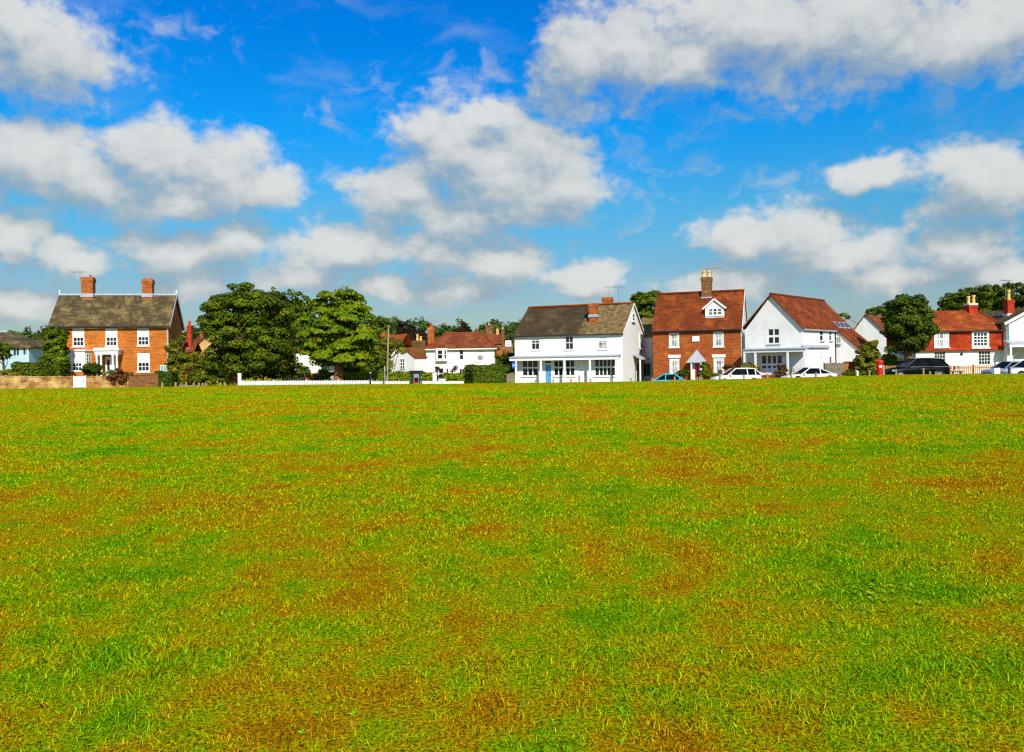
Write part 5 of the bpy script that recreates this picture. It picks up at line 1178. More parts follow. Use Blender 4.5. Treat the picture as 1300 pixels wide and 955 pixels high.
# ------------------------------------------------------------------ walls and fences
def wall_run(name, label, a_px, b_px, Y0, Y1, top0, top1, thick, mat, coping, cat='wall'):
    a = ray(a_px, 485) * Y0; b = ray(b_px, 485) * Y1; za = g(a.x, Y0); t = thing(name, label, cat, (a.x, Y0, za))
    d = Vector((b.x - a.x, Y1 - Y0, 0)); n = max(3, int(d.length / .6)); m = MB(); c = MB(); r2 = random.Random(a_px)
    pr = Vector((-d.y, d.x, 0)).normalized() * thick; vs = []
    for i in range(n + 1):
        f = i / n; p = d * f; zb_ = g(a.x + p.x, Y0 + p.y) - za - .25; px = a_px + (b_px - a_px) * f; zt = W(px, top0 + (top1 - top0) * f, Y0 + (Y1 - Y0) * f).z - za + r2.uniform(-.035, .035) - .08
        vs.append((p, zb_, zt))
    for (p, b0, t0), (q, b1, t1) in zip(vs[:-1], vs[1:]):
        z = Vector((0, 0, 1))
        m.hexa([p + z * b0, q + z * b1, q + pr + z * b1, p + pr + z * b0, p + z * t0, q + z * t1, q + pr + z * t1, p + pr + z * t0])
        o = -pr * .12; e = pr * 1.12; q2 = p.lerp(q, .97)
        c.hexa([p + o + z * (t0 + .003), q2 + o + z * (t1 + .003), q2 + e + z * (t1 + .003), p + e + z * (t0 + .003), p + o * .6 + z * (t0 + .08), q2 + o * .6 + z * (t1 + .08), q2 + pr * 1.05 + z * (t1 + .08), p + pr * 1.05 + z * (t0 + .08)])
    m.build('wall_body', mat, t); c.build('coping', coping, t); return t
wall_run('garden_wall', 'long mottled old brick garden wall left of the white gate', -60, 92.5, 60.6, 60.8, 477.5, 477.8, .3, 'stone_wall', 'stone_wall')
wall_run('garden_wall', 'mottled brick garden wall right of the white gate with shrubs over it', 109.5, 163, 60.8, 61, 478, 476.8, .3, 'stone_wall', 'stone_wall')
wall_run('garden_wall', 'darker brown brick wall at the right end near the posts', 163.3, 201, 61, 61.3, 475.3, 475, .3, 'brick_dull', 'brick_dull')
# white gate
a = ray(93, 485) * 60.75; b = ray(109, 485) * 60.75; z0 = g(a.x, 60.75); zt = W(101, 477.5, 60.75).z - z0; w = b.x - a.x
t = thing('garden_gate', 'solid white boarded gate in the brick garden wall', 'gate', (a.x, 60.75, z0)); m = MB()
for k in range(6): m.box(.04 + (w - .08) * k / 6 + .006, .02, .04, .04 + (w - .08) * (k + 1) / 6 - .006, .06, zt - .03)
m.build('gate_boards', 'paint_white', t); m = MB(); m.box(0, 0, 0, .038, .1, zt + .04); m.box(w - .038, 0, 0, w, .1, zt + .04); m.build('gate_posts', 'paint_white', t)
m = MB(); m.box(w - .22, -.02, zt * .55, w - .1, .018, zt * .6); m.build('latch', 'dark_metal', t)

def picket(name, label, a_px, b_px, Y0, Y1, top, pitch, pw, mat, post_every=12, rails=True, point=.06, postmat=None):
    a = ray(a_px, 485) * Y0; b = ray(b_px, 485) * Y1; t = thing(name, label, 'fence', (a.x, Y0, g(a.x, Y0))); O = Vector((a.x, Y0, g(a.x, Y0)))
    d = Vector((b.x - a.x, Y1 - Y0, 0)); Ln = d.length; d.normalize(); r = Vector((d.y, -d.x, 0)); n = int(Ln / pitch); m = MB(); rr = MB()
    def zz(s): p = O + d * s; f = s / Ln; return g(p.x, p.y) - O.z, W(a_px + (b_px - a_px) * f, top[0] + (top[1] - top[0]) * f, p.y).z - O.z
    for k in range(n):
        s = (k + .5) * pitch; zb_, zt = zz(s); p = d * s - d * pw / 2; q = d * s + d * pw / 2; z = Vector((0, 0, 1)); f = r * .05; bk = r * .028
        A = [p + bk + z * (zb_ + .05), q + bk + z * (zb_ + .05), q + bk + z * (zt - point), (p + q) / 2 + bk + z * zt, p + bk + z * (zt - point)]; B = [v + r * .022 for v in A]
        m.mesh(B + A, [(0, 1, 2, 3, 4), (9, 8, 7, 6, 5)] + [(i, (i + 1) % 5 + 0, (i + 1) % 5 + 5, i + 5) for i in range(5)])
    m.build('pickets', mat, t)
    ns = max(1, int(Ln / 2.4))
    for k in range(ns):
        s0, s1 = Ln * k / ns, Ln * (k + 1) / ns; (b0, t0), (b1, t1) = zz(s0), zz(s1)
        for fr in (.28, .78): rr.beam(d * s0 + Vector((0, 0, b0 + (t0 - b0) * fr)), d * s1 + Vector((0, 0, b1 + (t1 - b1) * fr)), .05, .08)
    rr.build('rails', mat, t)
    for k in range(ns + 1):
        s = min(Ln - .05, max(.05, Ln * k / ns)); b0, t0 = zz(s); m = MB(); p = d * s - r * .07; m.box(p.x - .05, p.y - .05, b0 - .3, p.x + .05, p.y + .05, t0 + .04); m.build('post', postmat or mat, t)
    return t
picket('picket_fence', 'long low white picket fence running past the chestnut tree', 305.5, 470, 62.6, 64.2, (483.2, 482.6), .125, .085, 'paint_white')
picket('picket_fence', 'low white fence in front of the pale hedge left of the bus shelter', 471, 520, 64.4, 65, (483.4, 483.5), .125, .085, 'paint_white')
wall_run('garden_wall', 'low white rendered wall in front of the hipped white house', 534, 600, 67.2, 67.6, 484, 484, .25, 'render_white', 'paint_white')
X = ray(303.8, 480).x * 62.5; z0 = g(X, 62.5); zt = W(304, 474, 62.5).z - z0
t = thing('gate_post', 'tall white gate post with brown side at the left end of the white fence', 'post', (X, 62.5, z0)); m = MB(); m.box(-.06, -.1, -.2, .15, .1, zt - .08); m.build('post', 'paint_white', t) if 0 else m.build('shaft', 'paint_white', t)
m = MB(); m.box(-.125, -.08, -.2, -.062, .08, zt - .1); m.build('hinge_batten', 'wood_orange', t); m = MB(); m.box(-.1, -.13, zt - .078, .18, .13, zt); m.build('cap', 'paint_white', t)
for px, lab in ((552, 'slim white gate pier left of the opening to the hipped white house'), (563, 'slim white gate pier right of the opening to the hipped white house')):
    X = ray(px, 480).x * 67.3; z0 = g(X, 67.3); zt = W(px, 474 if px < 555 else 481, 67.3).z - z0; t = thing('gate_pier', lab, 'pier', (X, 67.3, z0), 0, 'white gate piers'); m = MB(); m.box(-.16, -.16, -.2, .16, .16, zt - .1); m.build('shaft', 'render_white', t); m = MB(); m.box(-.2, -.2, zt - .098, .2, .2, zt); m.build('cap', 'paint_white', t)
picket('picket_fence', 'stained wooden picket fence in front of the tile-hung cottage', 1198, 1275, 69.2, 68.6, (464.3, 462.8), .15, .075, 'wood_orange', point=.03)
picket('picket_fence', 'short stained wooden fence between the pillar box and the dark estate car', 1122, 1143, 67, 67.4, (464.5, 464), .15, .09, 'wood_orange', point=.03)
# board fence and brick stub by the sweeping-roofed house
def boards(label, a_px, b_px, Y0, Y1, top, mat):
    a = ray(a_px, 480) * Y0; b = ray(b_px, 480) * Y1; O = Vector((a.x, Y0, g(a.x, Y0))); d = Vector((b.x - a.x, Y1 - Y0, 0)); Ln = d.length; t = thing('board_fence', label, 'fence', tuple(O), math.atan2(d.y, d.x)); m = MB(); n = int(Ln / .16); r2 = random.Random(a_px); zt = W((a_px + b_px) / 2, top, (Y0 + Y1) / 2).z - O.z
    for k in range(n): m.box(k * .16, r2.uniform(-.01, .01), -.2, k * .16 + .15, .03, zt + r2.uniform(-.03, .03))
    m.build('boards', mat, t); m = MB(); m.box(0, .035, zt * .3, Ln, .09, zt * .3 + .08); m.box(0, .035, zt * .8, Ln, .09, zt * .8 + .08); m.build('rails', mat, t)
    for s in (.05, Ln / 2, Ln - .05): m = MB(); m.box(s - .05, .095, -.3, s + .05, .19, zt + .04); m.build('post', mat, t)
boards('weathered grey board fence beside the downpipe of the white gabled house', 1048, 1074, 68, 69.5, 461, 'wood_grey')
boards('low timber fence boards between the square hedge and the shop house', 643, 653, 74, 74.5, 474.5, 'wood_grey')
wall_run('brick_wall', 'short orange brick wall with dark top left of the golden shrub', 1073.5, 1086.5, 69.6, 70, 459.5, 459, .25, 'brick_stack', 'wood_dark')

# ------------------------------------------------------------------ street furniture
def wood_post(label, px, top, Y, w=.1, mat='wood_pale', group='short wooden posts along the edge of the green'):
    X = ray(px, 480).x * Y; z0 = g(X, Y); zt = W(px, top, Y).z - z0; t = thing('wooden_post', label, 'post', (X, Y, z0), random.uniform(-.2, .2), group)
    m = MB(); m.box(-w / 2, -w / 2, -.25, w / 2, w / 2, zt - .04); m.build('shaft', mat, t)
    m = MB(); e = w / 2; m.hexa([(-e, -e, zt - .038), (e, -e, zt - .038), (e, e, zt - .038), (-e, e, zt - .038), (-e * .5, -e * .5, zt), (e * .5, -e * .5, zt), (e * .5, e * .5, zt), (-e * .5, e * .5, zt)]); m.build('top', mat, t); t.rotation_euler[1] = random.uniform(-.04, .04)
LP = [(206, 485.5, 'short wooden post nearest the brick garden wall'), (223, 485.2, 'short wooden post second from the brick garden wall'), (236.3, 485, 'third post from the brick wall, below the slim red chimney'), (246, 485.8, 'short post just right of the slim red chimney'), (252.5, 485.8, 'fifth short wooden post from the brick wall'), (257.6, 486.2, 'short low post before the wide gap under the big tree'), (261.7, 486.8, 'lowest short post at the edge of the tree shade'), (280, 485.5, 'short post left of the last one before the white fence'), (285, 485, 'last short post before the white fence and its gate post'),
      (680, 482.2, 'stubby post below the left shop window of the white shop house'), (702.5, 481.5, 'stubby post just right of the blue door'), (725, 481.2, 'stubby post below the narrow paired windows'), (735.3, 476.3, 'tall pale post in front of the white panelled door'), (749.5, 481, 'stubby post right of the white panelled door'), (775.5, 479.8, 'stubby post below the wide shop window'), (801, 479.6, 'stubby post at the gable corner of the white shop house'),
      (828, 479.2, 'stubby post beside the rear of the turquoise car'), (856.5, 478, 'stubby post in front of the turquoise car'), (885, 478.8, 'stubby post in front of the red door'), (914, 476, 'pale post in front of the bonnet of the white hatchback'), (944.5, 475.5, 'pale post in front of the rear door of the white hatchback'), (974.5, 474.5, 'pale post in the gap between the two white cars'), (1004.5, 473.5, 'pale post in front of the bonnet of the white coupe'), (1036, 472.8, 'pale post in front of the rear wheel of the white coupe'),
      (1103.5, 470.5, 'wooden post left of the red pillar box'), (1137.8, 469, 'pale post in front of the bonnet of the dark estate car'), (1172.3, 467.8, 'pale post in front of the rear door of the dark estate car'), (1180.5, 471.5, 'short leaning post by the rear wheel of the dark estate car'), (1188, 472, 'brown stub post behind the tail of the dark estate car'), (1281.5, 466.5, 'dark post in front of the silver car at the right edge')]
for px, top, lab in LP: wood_post(lab, px, top, 60.0 if px > 300 else 61.0, .13 if px < 300 else .11, 'wood_pale' if px != 1281.5 else 'wood_dark')
wood_post('tall wooden post right against the red pillar box', 1121.8, 463.8, 60.6, .16)
wood_post('white painted marker post left of the golden shrub', 1088.2, 470.8, 60.4, .14, 'paint_white', 'marker posts')
# utility pole
Y = 66; X = ray(491, 486).x * Y; z0 = g(X, Y); tp = W(493.3, 414, Y); t = thing('utility_pole', 'tall pale wooden pole leaning slightly right of the chestnut tree', 'utility pole', (X, Y, z0)); top = tp - Vector((X, Y, z0))
m = MB(); m.tube([(0, 0, -.4), top * .5, top], [.085, .075, .065], 10); m.build('pole_shaft', 'wood_pale', t); m = MB(); m.tube([top + Vector((0, 0, -.12)), top + Vector((0, 0, .03))], [.13, .125], 10); m.build('pole_cap', 'grey_metal', t)
m = MB(); m.box(-.06, -.22, 1.2, .06, -.165, 1.55); m.build('number_plate', 'black', t); m = MB(); m.tube([(-.17, -.05, -.2), (-.15, -.05, 1.9)], [.05, .05], 8); m.build('cable_guard', 'lead', t)
m = MB()
for k in range(4): z = 3.2 + k * .45; x = top.x * z / top.z; m.tube([(x - .3 * (k % 2), 0, z), (x + .3 * ((k + 1) % 2), 0, z)], [.012, .012], 6)
m.build('climbing_steps', 'dark_metal', t)
# dark bollards / thin posts
for px, top_, lab, r_ in ((470.3, 472.5, 'black cast bollard post with pale cap in front of the hedge', .07), (487.6, 471, 'thin dark post just left of the wooden pole', .04)):
    Y = 63.6; X = ray(px, 485).x * Y; z0 = g(X, Y); zt = W(px, top_, Y).z - z0; t = thing('street_post', lab, 'post', (X, Y, z0)); m = MB(); m.lathe(0, 0, [(r_ * 1.5, -.2), (r_ * 1.5, .3), (r_, .36), (r_, zt - .1)], 10); m.build('shaft', 'black', t); m = MB(); m.lathe(0, 0, [(r_ * 1.2, zt - .098), (r_ * 1.3, zt - .03), (r_ * .4, zt)], 10); m.build('cap', 'lead' if px < 480 else 'black', t)
# bus shelter
Y = 64.2; a = ray(521.2, 480) * Y; b = ray(533.6, 480) * Y; z0 = g(a.x, Y); w = b.x - a.x; H = W(527, 470.8, Y).z - z0; t = thing('bus_shelter', 'small dark framed glass bus shelter with a red bench', 'bus shelter', (a.x, Y, z0)); dp = 1.3
for x, y in ((0, 0), (w - .07, 0), (0, dp), (w - .07, dp)): m = MB(); m.box(x, y, -.1, x + .07, y + .07, H - .1); m.build('post', 'black', t)
m = MB(); m.box(-.08, -.12, H - .098, w + .08, dp + .15, H); m.build('roof', 'black', t); m = MB(); m.box(-.04, -.08, H - .26, w + .04, -.03, H - .1); m.build('fascia', 'black', t)
mg = bpy.data.materials.new('shelter_glass'); nt = nodes(mg); gp = finish(nt, (.5, .62, .56), .05, .5); gp.inputs['Transmission Weight'].default_value = .85; gp.inputs['IOR'].default_value = 1.02; MAT['shelter_glass'] = mg
m = MB(); m.box(.08, dp + .02, .3, w - .08, dp + .04, H - .2); m.build('back_pane', 'shelter_glass', t); m = MB(); m.box(.02, .09, .3, .04, dp - .02, H - .2); m.build('side_pane', 'shelter_glass', t)
m = MB(); m.box(.12, dp - .5, .48, w * .62, dp - .1, .56); m.box(.15, dp - .12, .57, w * .62, dp - .06, .95); bn = m.build('bench', 'post_red', t); m = MB(); m.box(.2, dp - .4, 0, .26, dp - .15, .478); m.box(w * .55, dp - .4, 0, w * .55 + .06, dp - .15, .478); m.build('bench_leg', 'black', bn)
m = MB(); m.box(w * .72, dp - .04, .9, w * .95, dp - .01, 1.7); m.build('timetable_panel', 'paint_white', t)
# notice board on the right corner of the brick house
p = W(207.3, 468.5, 66); z0 = g(p.x, 66); t = thing('notice_board', 'small white and teal framed notice board at the corner of the brick house', 'notice board', (p.x, 66, z0)); hz = p.z - z0
m = MB(); m.box(-.24, 0, hz - .3, .24, .05, hz + .3); m.build('panel', 'paint_white', t); m = MB()
for x in (-.19, .03):
    for k in range(3): m.box(x, -.012, hz - .24 + k * .17, x + .17, -.001, hz - .1 + k * .17)
m.build('notices', 'sign_teal', t)
for x in (-.2, .16): m = MB(); m.box(x, .052, -.2, x + .05, .1, hz + .25); m.build('post', 'wood_pale', t)
# pillar box
Y = 64.0; X = ray(1117, 474).x * Y; z0 = g(X, Y); H = W(1117, 456.8, Y).z - z0; t = thing('pillar_box', 'bright red cylindrical pillar box with white notice plate', 'pillar box', (X, Y, z0)); r = .26
m = MB(); m.lathe(0, 0, [(r, .12), (r, H - .22)], 24); m.build('body', 'post_red', t); m = MB(); m.lathe(0, 0, [(r * 1.08, 0), (r * 1.08, .118)], 24); m.build('base', 'black', t)
m = MB(); m.lathe(0, 0, [(r * 1.06, H - .218), (r * 1.12, H - .17), (r * 1.1, H - .12), (r * .95, H - .06), (r * .6, H - .015), (.02, H)], 24); m.build('cap', 'post_red', t)
m = MB(); m.box(-.17, -r - .02, H - .62, .05, -r + .05, H - .46); m.build('notice_plate', 'paint_white', t); m = MB(); m.box(-.16, -r - .012, H - .36, .1, -r + .05, H - .31); m.build('slot', 'black', t)
m = MB(); m.box(-.17, -r - .008, .3, .17, -r + .06, H - .68); m.build('collection_door', 'post_red', t)
# timber shed behind the estate car
h = House('timber_shed', 'orange brown timber shed with low sloping roof beside the dark round tree', 'shed', 1142, 470, 79, 12, -.5)
f = Face(h, 'f'); w1 = f.uz(1162, 460)[0]; za = f.uz(1143, 449.5)[1]; zb_ = f.uz(1162, 452.5)[1]
m = MB()
n = 10
for k in range(n): x0, x1 = w1 * k / n, w1 * (k + 1) / n - .015; z_ = za + (zb_ - za) * k / n; m.box(x0, 0, 0, x1, .04, z_)
m.box(.02, .05, 0, w1 - .02, 2.6, min(za, zb_)); m.build('boards', 'wood_orange', h.root)
m = MB(); m.hexa([(-.25, -.3, za), (w1 + .2, -.3, zb_), (w1 + .2, 2.9, zb_), (-.25, 2.9, za), (-.25, -.3, za + .14), (w1 + .2, -.3, zb_ + .14), (w1 + .2, 2.9, zb_ + .14), (-.25, 2.9, za + .14)]); m.build('roof', 'wood_pale', h.root)
# picnic table
Y = 64.5; X = ray(1206, 472).x * Y; z0 = g(X, Y); t = thing('picnic_table', 'weathered wooden picnic table with attached benches behind the estate car', 'picnic table', (X, Y, z0), R(12)); H = W(1206, 464.8, Y).z - z0
m = MB()
for k in range(5): m.box(-.8, -.36 + k * .145, H - .05, .8, -.36 + k * .145 + .13, H)
m.build('tabletop', 'wood_pale', t)
for s in (-1, 1):
    m = MB()
    for k in range(2): y = s * .72 + (k - 1) * .14; m.box(-.8, y, H * .58, .8, y + .125, H * .58 + .045)
    m.build('bench', 'wood_pale', t)
for x in (-.6, .6):
    m = MB(); m.beam((x, -.62, 0), (x, -.22, H - .052), .05, .1, (1, 0, 0)); m.build('leg', 'wood_pale', t); m = MB(); m.beam((x + .055, .62, 0), (x + .055, .22, H - .052), .05, .1, (1, 0, 0)); m.build('leg', 'wood_pale', t)
    m = MB(); m.beam((x - .055, -.8, H * .54), (x - .055, .8, H * .54), .05, .09); m.build('crossbar', 'wood_pale', t)
# low white bollard sign by the silver car
p = W(1266.5, 470, 63.5); z0 = g(p.x, 63.5); t = thing('low_sign', 'low white sign board with dark top between the steel blue and silver cars', 'sign', (p.x, 63.5, z0)); zt = W(1266.5, 465, 63.5).z - z0
m = MB(); m.box(-.26, 0, zt - .75, .2, .04, zt - .14); m.build('board', 'paint_white', t); m = MB(); m.box(-.28, -.01, zt - .138, .22, .05, zt); m.build('top_rail', 'black', t)
for x in (-.26, .15): m = MB(); m.box(x, .042, -.2, x + .05, .08, zt - .01); m.build('post', 'black', t)

# ------------------------------------------------------------------ cars
def car(name, label, px, Y, rz, L_, W_, H, paint, style='hatch', dz=0.):
    """x forward; body lofted from a side profile, cabin glass with painted roof and pillars"""
    X = ray(px, 472).x * Y; t = thing(name, label, 'car', (X, Y, g(X, Y) + .012 + dz), rz); hl, hw = L_ / 2, W_ / 2
    if style == 'hatch': bonnet, belt, cab = .70, .60, (-.97, -.70, .10, .50)
    elif style == 'coupe': bonnet, belt, cab = .64, .58, (-.78, -.26, .10, .50)
    elif style == 'estate': bonnet, belt, cab = .58, .60, (-.97, -.74, .10, .46)
    else: bonnet, belt, cab = .66, .60, (-.80, -.38, .12, .52)
    zbelt = H * belt; tail = {'hatch': zbelt, 'coupe': zbelt * 1.04, 'estate': zbelt * 1.02, 'saloon': zbelt * 1.02}[style]
    P = [(-1.0, .32, .80, .84), (-.97, .24, .93, .92), (-.80, .20, 1.0, .97), (-.4, .20, 1.0, 1.), (0, .20, 1.0, 1.), (.45, .20, .98, 1.), (.72, .20, .90, .98), (.90, .22, .80, .93), (.975, .26, .72, .85), (1.0, .34, .58, .74)]
    secs = []
    for x, zb_, k, wk in P:
        zt = (tail if x < -.3 else zbelt) * k; w = hw * wk; X_ = x * hl
        secs.append([(X_, -w * .90, zb_), (X_, -w, zb_ + (zt - zb_) * .35), (X_, -w * .985, zb_ + (zt - zb_) * .72), (X_, -w * .93, zt), (X_, -w * .45, zt + .035), (X_, w * .45, zt + .035), (X_, w * .93, zt), (X_, w * .985, zb_ + (zt - zb_) * .72), (X_, w, zb_ + (zt - zb_) * .35), (X_, w * .90, zb_)])
    m = MB(); vs = [p for s in secs for p in s]; n = 10
    fs = [(i * n + k, i * n + (k + 1) % n, (i + 1) * n + (k + 1) % n, (i + 1) * n + k) for i in range(len(secs) - 1) for k in range(n)]; m.mesh(vs, fs, True); m.face(secs[0][::-1]); m.face(secs[-1]); body = m.build('body', paint, t)
    # cabin
    x0, x1, x2, x3 = [c * hl for c in cab]; wb, wt = hw * .90, hw * .70; zr = H - .05
    A = [(x0, -wb, tail if True else 0), (x3, -wb, zbelt * .98), (x2, -wt, zr), (x1, -wt, zr - (.03 if style != 'coupe' else .0))]; A[0] = (x0, -wb, tail * .96)
    m = MB(); Bv = [(x, -y, z) for x, y, z in A]; m.face(A); m.face(Bv[::-1]); m.face([A[1], Bv[1], Bv[2], A[2]]); m.face([A[0], A[3], Bv[3], Bv[0]]); m.face([A[3], A[2], Bv[2], Bv[3]]); m.build('windows', 'glass_car', t)
    m = MB(); nx = 6; top = []
    for i in range(nx + 1):
        f = i / nx; x = x1 + (x2 - x1) * f; cam_ = .045 * math.sin(math.pi * (f * .8 + .1)); top.append([(x, -wt * 1.03, zr - .025), (x, -wt * .7, zr + cam_), (x, 0, zr + cam_ + .012), (x, wt * .7, zr + cam_), (x, wt * 1.03, zr - .025)])
    vs = [p for s in top for p in s]; m.mesh(vs, [(i * 5 + k, i * 5 + k + 1, (i + 1) * 5 + k + 1, (i + 1) * 5 + k) for i in range(nx) for k in range(4)], True)
    for s in (-1, 1):
        q = lambda x, w, z: (x, s * w * 1.012, z)
        m.beam(q(x3, wb, zbelt * .98), q(x2, wt, zr), .07, .05); m.beam(q(x0, wb, tail * .96), q(x1, wt, zr - .02), .16 if style in ('hatch', 'estate') else .10, .06)
        xm = x0 + (x2 - x0) * .56; m.beam((xm, s * (wb + .008), zbelt), (xm + .03, s * (wt + .012), zr), .07, .03); m.beam(q(x1, wt, zr - .02), q(x2, wt, zr - .01), .06, .05)
        if style in ('hatch', 'estate'): xq = x0 + (x2 - x0) * .24; m.beam((xq, s * (wb + .008), tail), (xq + .05, s * (wt + .01), zr), .08, .03)
    m.build('roof', paint, t)
    for s in (-1, 1):
        m = MB(); m.beam((x0 + .12, s * (wb + .02), tail * .97), (x3 - .05, s * (wb + .02), zbelt * .995), .025, .045); m.beam((x3 - .05, s * (wb + .03), zbelt * 1.0), (x2, s * (wt + .03), zr - .02), .03, .035); m.build('trim_highlight', 'grey_metal' if paint in ('car_black', 'car_cyan') else paint, t)  # window trim; the pale strip up the dark car's screen pillar imitates a highlight
    if style == 'estate':
        for s in (-1, 1): m = MB(); m.beam((x1 + .1, s * wt * .88, zr + .075), (x2 - .1, s * wt * .88, zr + .075), .035, .04); m.build('roof_rail', 'grey_metal', t)
    for sx, sy in ((.63, -1), (.63, 1), (-.62, -1), (-.62, 1)):
        R_ = .32 if style != 'estate' else .35; c = Vector((sx * hl, sy * (hw - .09), R_)); m = MB(); m.tube([c + Vector((0, -.1, 0)), c + Vector((0, -.085, 0)), c + Vector((0, .085, 0)), c + Vector((0, .1, 0))], [R_ * .93, R_, R_, R_ * .93], 22); wl = m.build('wheel', 'tyre', t)
        m = MB(); m.tube([c + Vector((0, sy * .085, 0)), c + Vector((0, sy * .106, 0))], [R_ * .66, R_ * .62], 18); m.build('rim', 'rim', wl)
        m = MB(); a = [c + Vector((math.cos(k * math.pi / 10) * R_ * 1.2, sy * .075, math.sin(k * math.pi / 10) * R_ * 1.18)) for k in range(11)]; m.face(a if sy < 0 else a[::-1]); m.build('wheel_arch', 'black', t)
    for s in (-1, 1):
        m = MB(); p = [(hl * .955, s * hw * .52, H * .36), (hl * .84, s * hw * .93, H * .40), (hl * .80, s * hw * .95, H * .465), (hl * .93, s * hw * .60, H * .44)]; c = Vector((hl * .045, s * .03, .015)); m.mesh([Vector(v) + c for v in p] + [Vector(v) - c * 2 for v in p], [(0, 1, 2, 3), (7, 6, 5, 4), (0, 1, 5, 4), (1, 2, 6, 5), (2, 3, 7, 6), (3, 0, 4, 7)]); m.build('headlight', 'lamp_clear', t)
        m = MB(); m.box(-hl * 1.003, s * hw * .62, tail * .76, -hl * .93, s * hw * .95, tail * .90); m.build('tail_light', 'lamp_red', t)
        m = MB(); m.box(x3 - .32, s * (hw + .0), zbelt + .0, x3 - .2, s * (hw + .17), zbelt + .13); m.build('wing_mirror', paint, t)
        m = MB(); xm = x0 + (x2 - x0) * .56
        for x in (xm - .1, xm + .9): m.box(x, s * hw * .99, zbelt * .82, x + .18, s * (hw * .99 + .02), zbelt * .86)
        m.build('door_handle', paint if paint != 'car_white' else 'car_silver', t)
    m = MB(); m.box(hl * .93, -hw * .55, .3, hl * 1.003, hw * .55, .44); m.build('grille', 'black', t)
    m = MB(); m.box(-hl * 1.012, -.26, tail * .50, -hl * .99, .26, tail * .50 + .11); m.build('number_plate', 'pot_cream', t)
    return t
car('parked_car', 'white hatchback parked in front of the right end of the red brick house', 934, 66.2, R(180 + 4), 4.0, 1.74, 1.50, 'car_white', 'hatch')
car('parked_car', 'low white coupe parked beside the white gabled house', 1027, 65.4, R(180 + 6), 4.3, 1.76, 1.36, 'car_white', 'coupe', .05)
car('parked_car', 'small turquoise blue car low behind the edge of the green by the red door', 853, 66.6, R(-14), 3.55, 1.65, 1.33, 'car_cyan', 'saloon', -.22)
car('parked_car', 'big dark estate car parked in front of the tile-hung cottage', 1161.5, 64.6, R(180 - 3), 4.85, 1.86, 1.70, 'car_black', 'estate', -.02)
car('parked_car', 'steel blue car mostly hidden behind the silver one', 1281, 67.4, R(180 + 8), 4.2, 1.74, 1.45, 'car_steel', 'hatch', -.1)
car('parked_car', 'silver car cut off by the right edge', 1309, 63.6, R(180 + 3), 4.4, 1.76, 1.52, 'car_silver', 'hatch', -.05)
t = car('parked_car', 'dark car parked behind the small stained fence, only its bonnet and screen showing', 1150, 71.5, R(180 + 25), 4.2, 1.75, 1.45, 'car_black', 'saloon', .1)
# ------------------------------------------------------------------ sun, sky, clouds
SUN_AZ, SUN_EL = R(14.0), R(37)      # the sun stands behind the photographer, slightly to the right
to_sun = Vector((math.sin(SUN_AZ) * math.cos(SUN_EL), -math.cos(SUN_AZ) * math.cos(SUN_EL), math.sin(SUN_EL)))
sd = bpy.data.lights.new('sun', 'SUN'); sd.energy = 4.7; sd.angle = R(.53); sd.color = (1, .94, .84); so = bpy.data.objects.new('sun', sd); COL.objects.link(so); so.rotation_euler = to_sun.to_track_quat('Z', 'Y').to_euler(); so.location = (0, -20, 60)
w = bpy.data.worlds.new('World'); S.world = w; w.use_nodes = True; nt = w.node_tree
for n in list(nt.nodes): nt.nodes.remove(n)
sky = N(nt, 'ShaderNodeTexSky', sky_type='NISHITA'); sky.sun_disc = False; sky.sun_elevation = SUN_EL; sky.sun_rotation = math.atan2(to_sun.x, to_sun.y); sky.altitude = 50; sky.air_density = 1.0; sky.dust_density = .3; sky.ozone_density = 1.5
STR = .10
# cloud field in (azimuth, elevation) degrees
def azel(px, py): r = ray(px, py); return math.degrees(math.atan2(r.x, r.y)), math.degrees(math.atan2(r.z, math.hypot(r.x, r.y)))
CL = [(45, 66, 104, 58), (20, 30, 70, 48),
      (35, 210, 100, 58), (105, 214, 66, 52), (195, 215, 70, 62), (285, 228, 66, 60), (340, 238, 46, 36), (235, 262, 110, 34),
      (295, 308, 62, 36), (215, 318, 70, 34), (20, 305, 48, 28), (92, 330, 62, 32), (35, 388, 60, 26),
      (515, 250, 70, 46), (585, 200, 76, 74), (640, 225, 110, 84), (715, 240, 62, 50), (545, 155, 52, 26), (620, 150, 50, 26), (620, 272, 120, 30),
      (440, 316, 100, 36), (560, 322, 80, 34), (645, 335, 90, 32), (590, 366, 90, 20), (480, 364, 66, 20), (385, 352, 56, 22), (255, 364, 74, 22), (735, 350, 70, 24),
      (745, 75, 62, 80), (800, 60, 80, 66), (880, 75, 70, 40), (960, 30, 120, 62), (1090, 35, 150, 74), (1230, 40, 150, 66),
     
      (1100, 220, 58, 26), (1235, 230, 90, 54), (950, 305, 76, 36), (1010, 300, 90, 48), (1085, 318, 84, 34), (1215, 316, 90, 44), (1130, 352, 110, 22), (930, 356, 90, 22), (1270, 350, 80, 24)]
tc = N(nt, 'ShaderNodeTexCoord'); sx = N(nt, 'ShaderNodeSeparateXYZ'); L(nt, tc.outputs['Generated'], sx.inputs[0])
def M(op, a, b=None, c=None, clamp=False):
    m = N(nt, 'ShaderNodeMath', operation=op, use_clamp=clamp)
    for s_, q in zip(m.inputs, (a, b, c)):
        if q is None: continue
        if isinstance(q, (int, float)): s_.default_value = q
        else: L(nt, q, s_)
    return m.outputs[0]
DEG = 57.29578
az = M('MULTIPLY', M('ARCTAN2', sx.outputs[0], sx.outputs[1]), DEG); el = M('MULTIPLY', M('ARCSINE', sx.outputs[2]), DEG)
cv = N(nt, 'ShaderNodeCombineXYZ'); L(nt, az, cv.inputs[0]); L(nt, el, cv.inputs[1]); AE = cv.outputs[0]
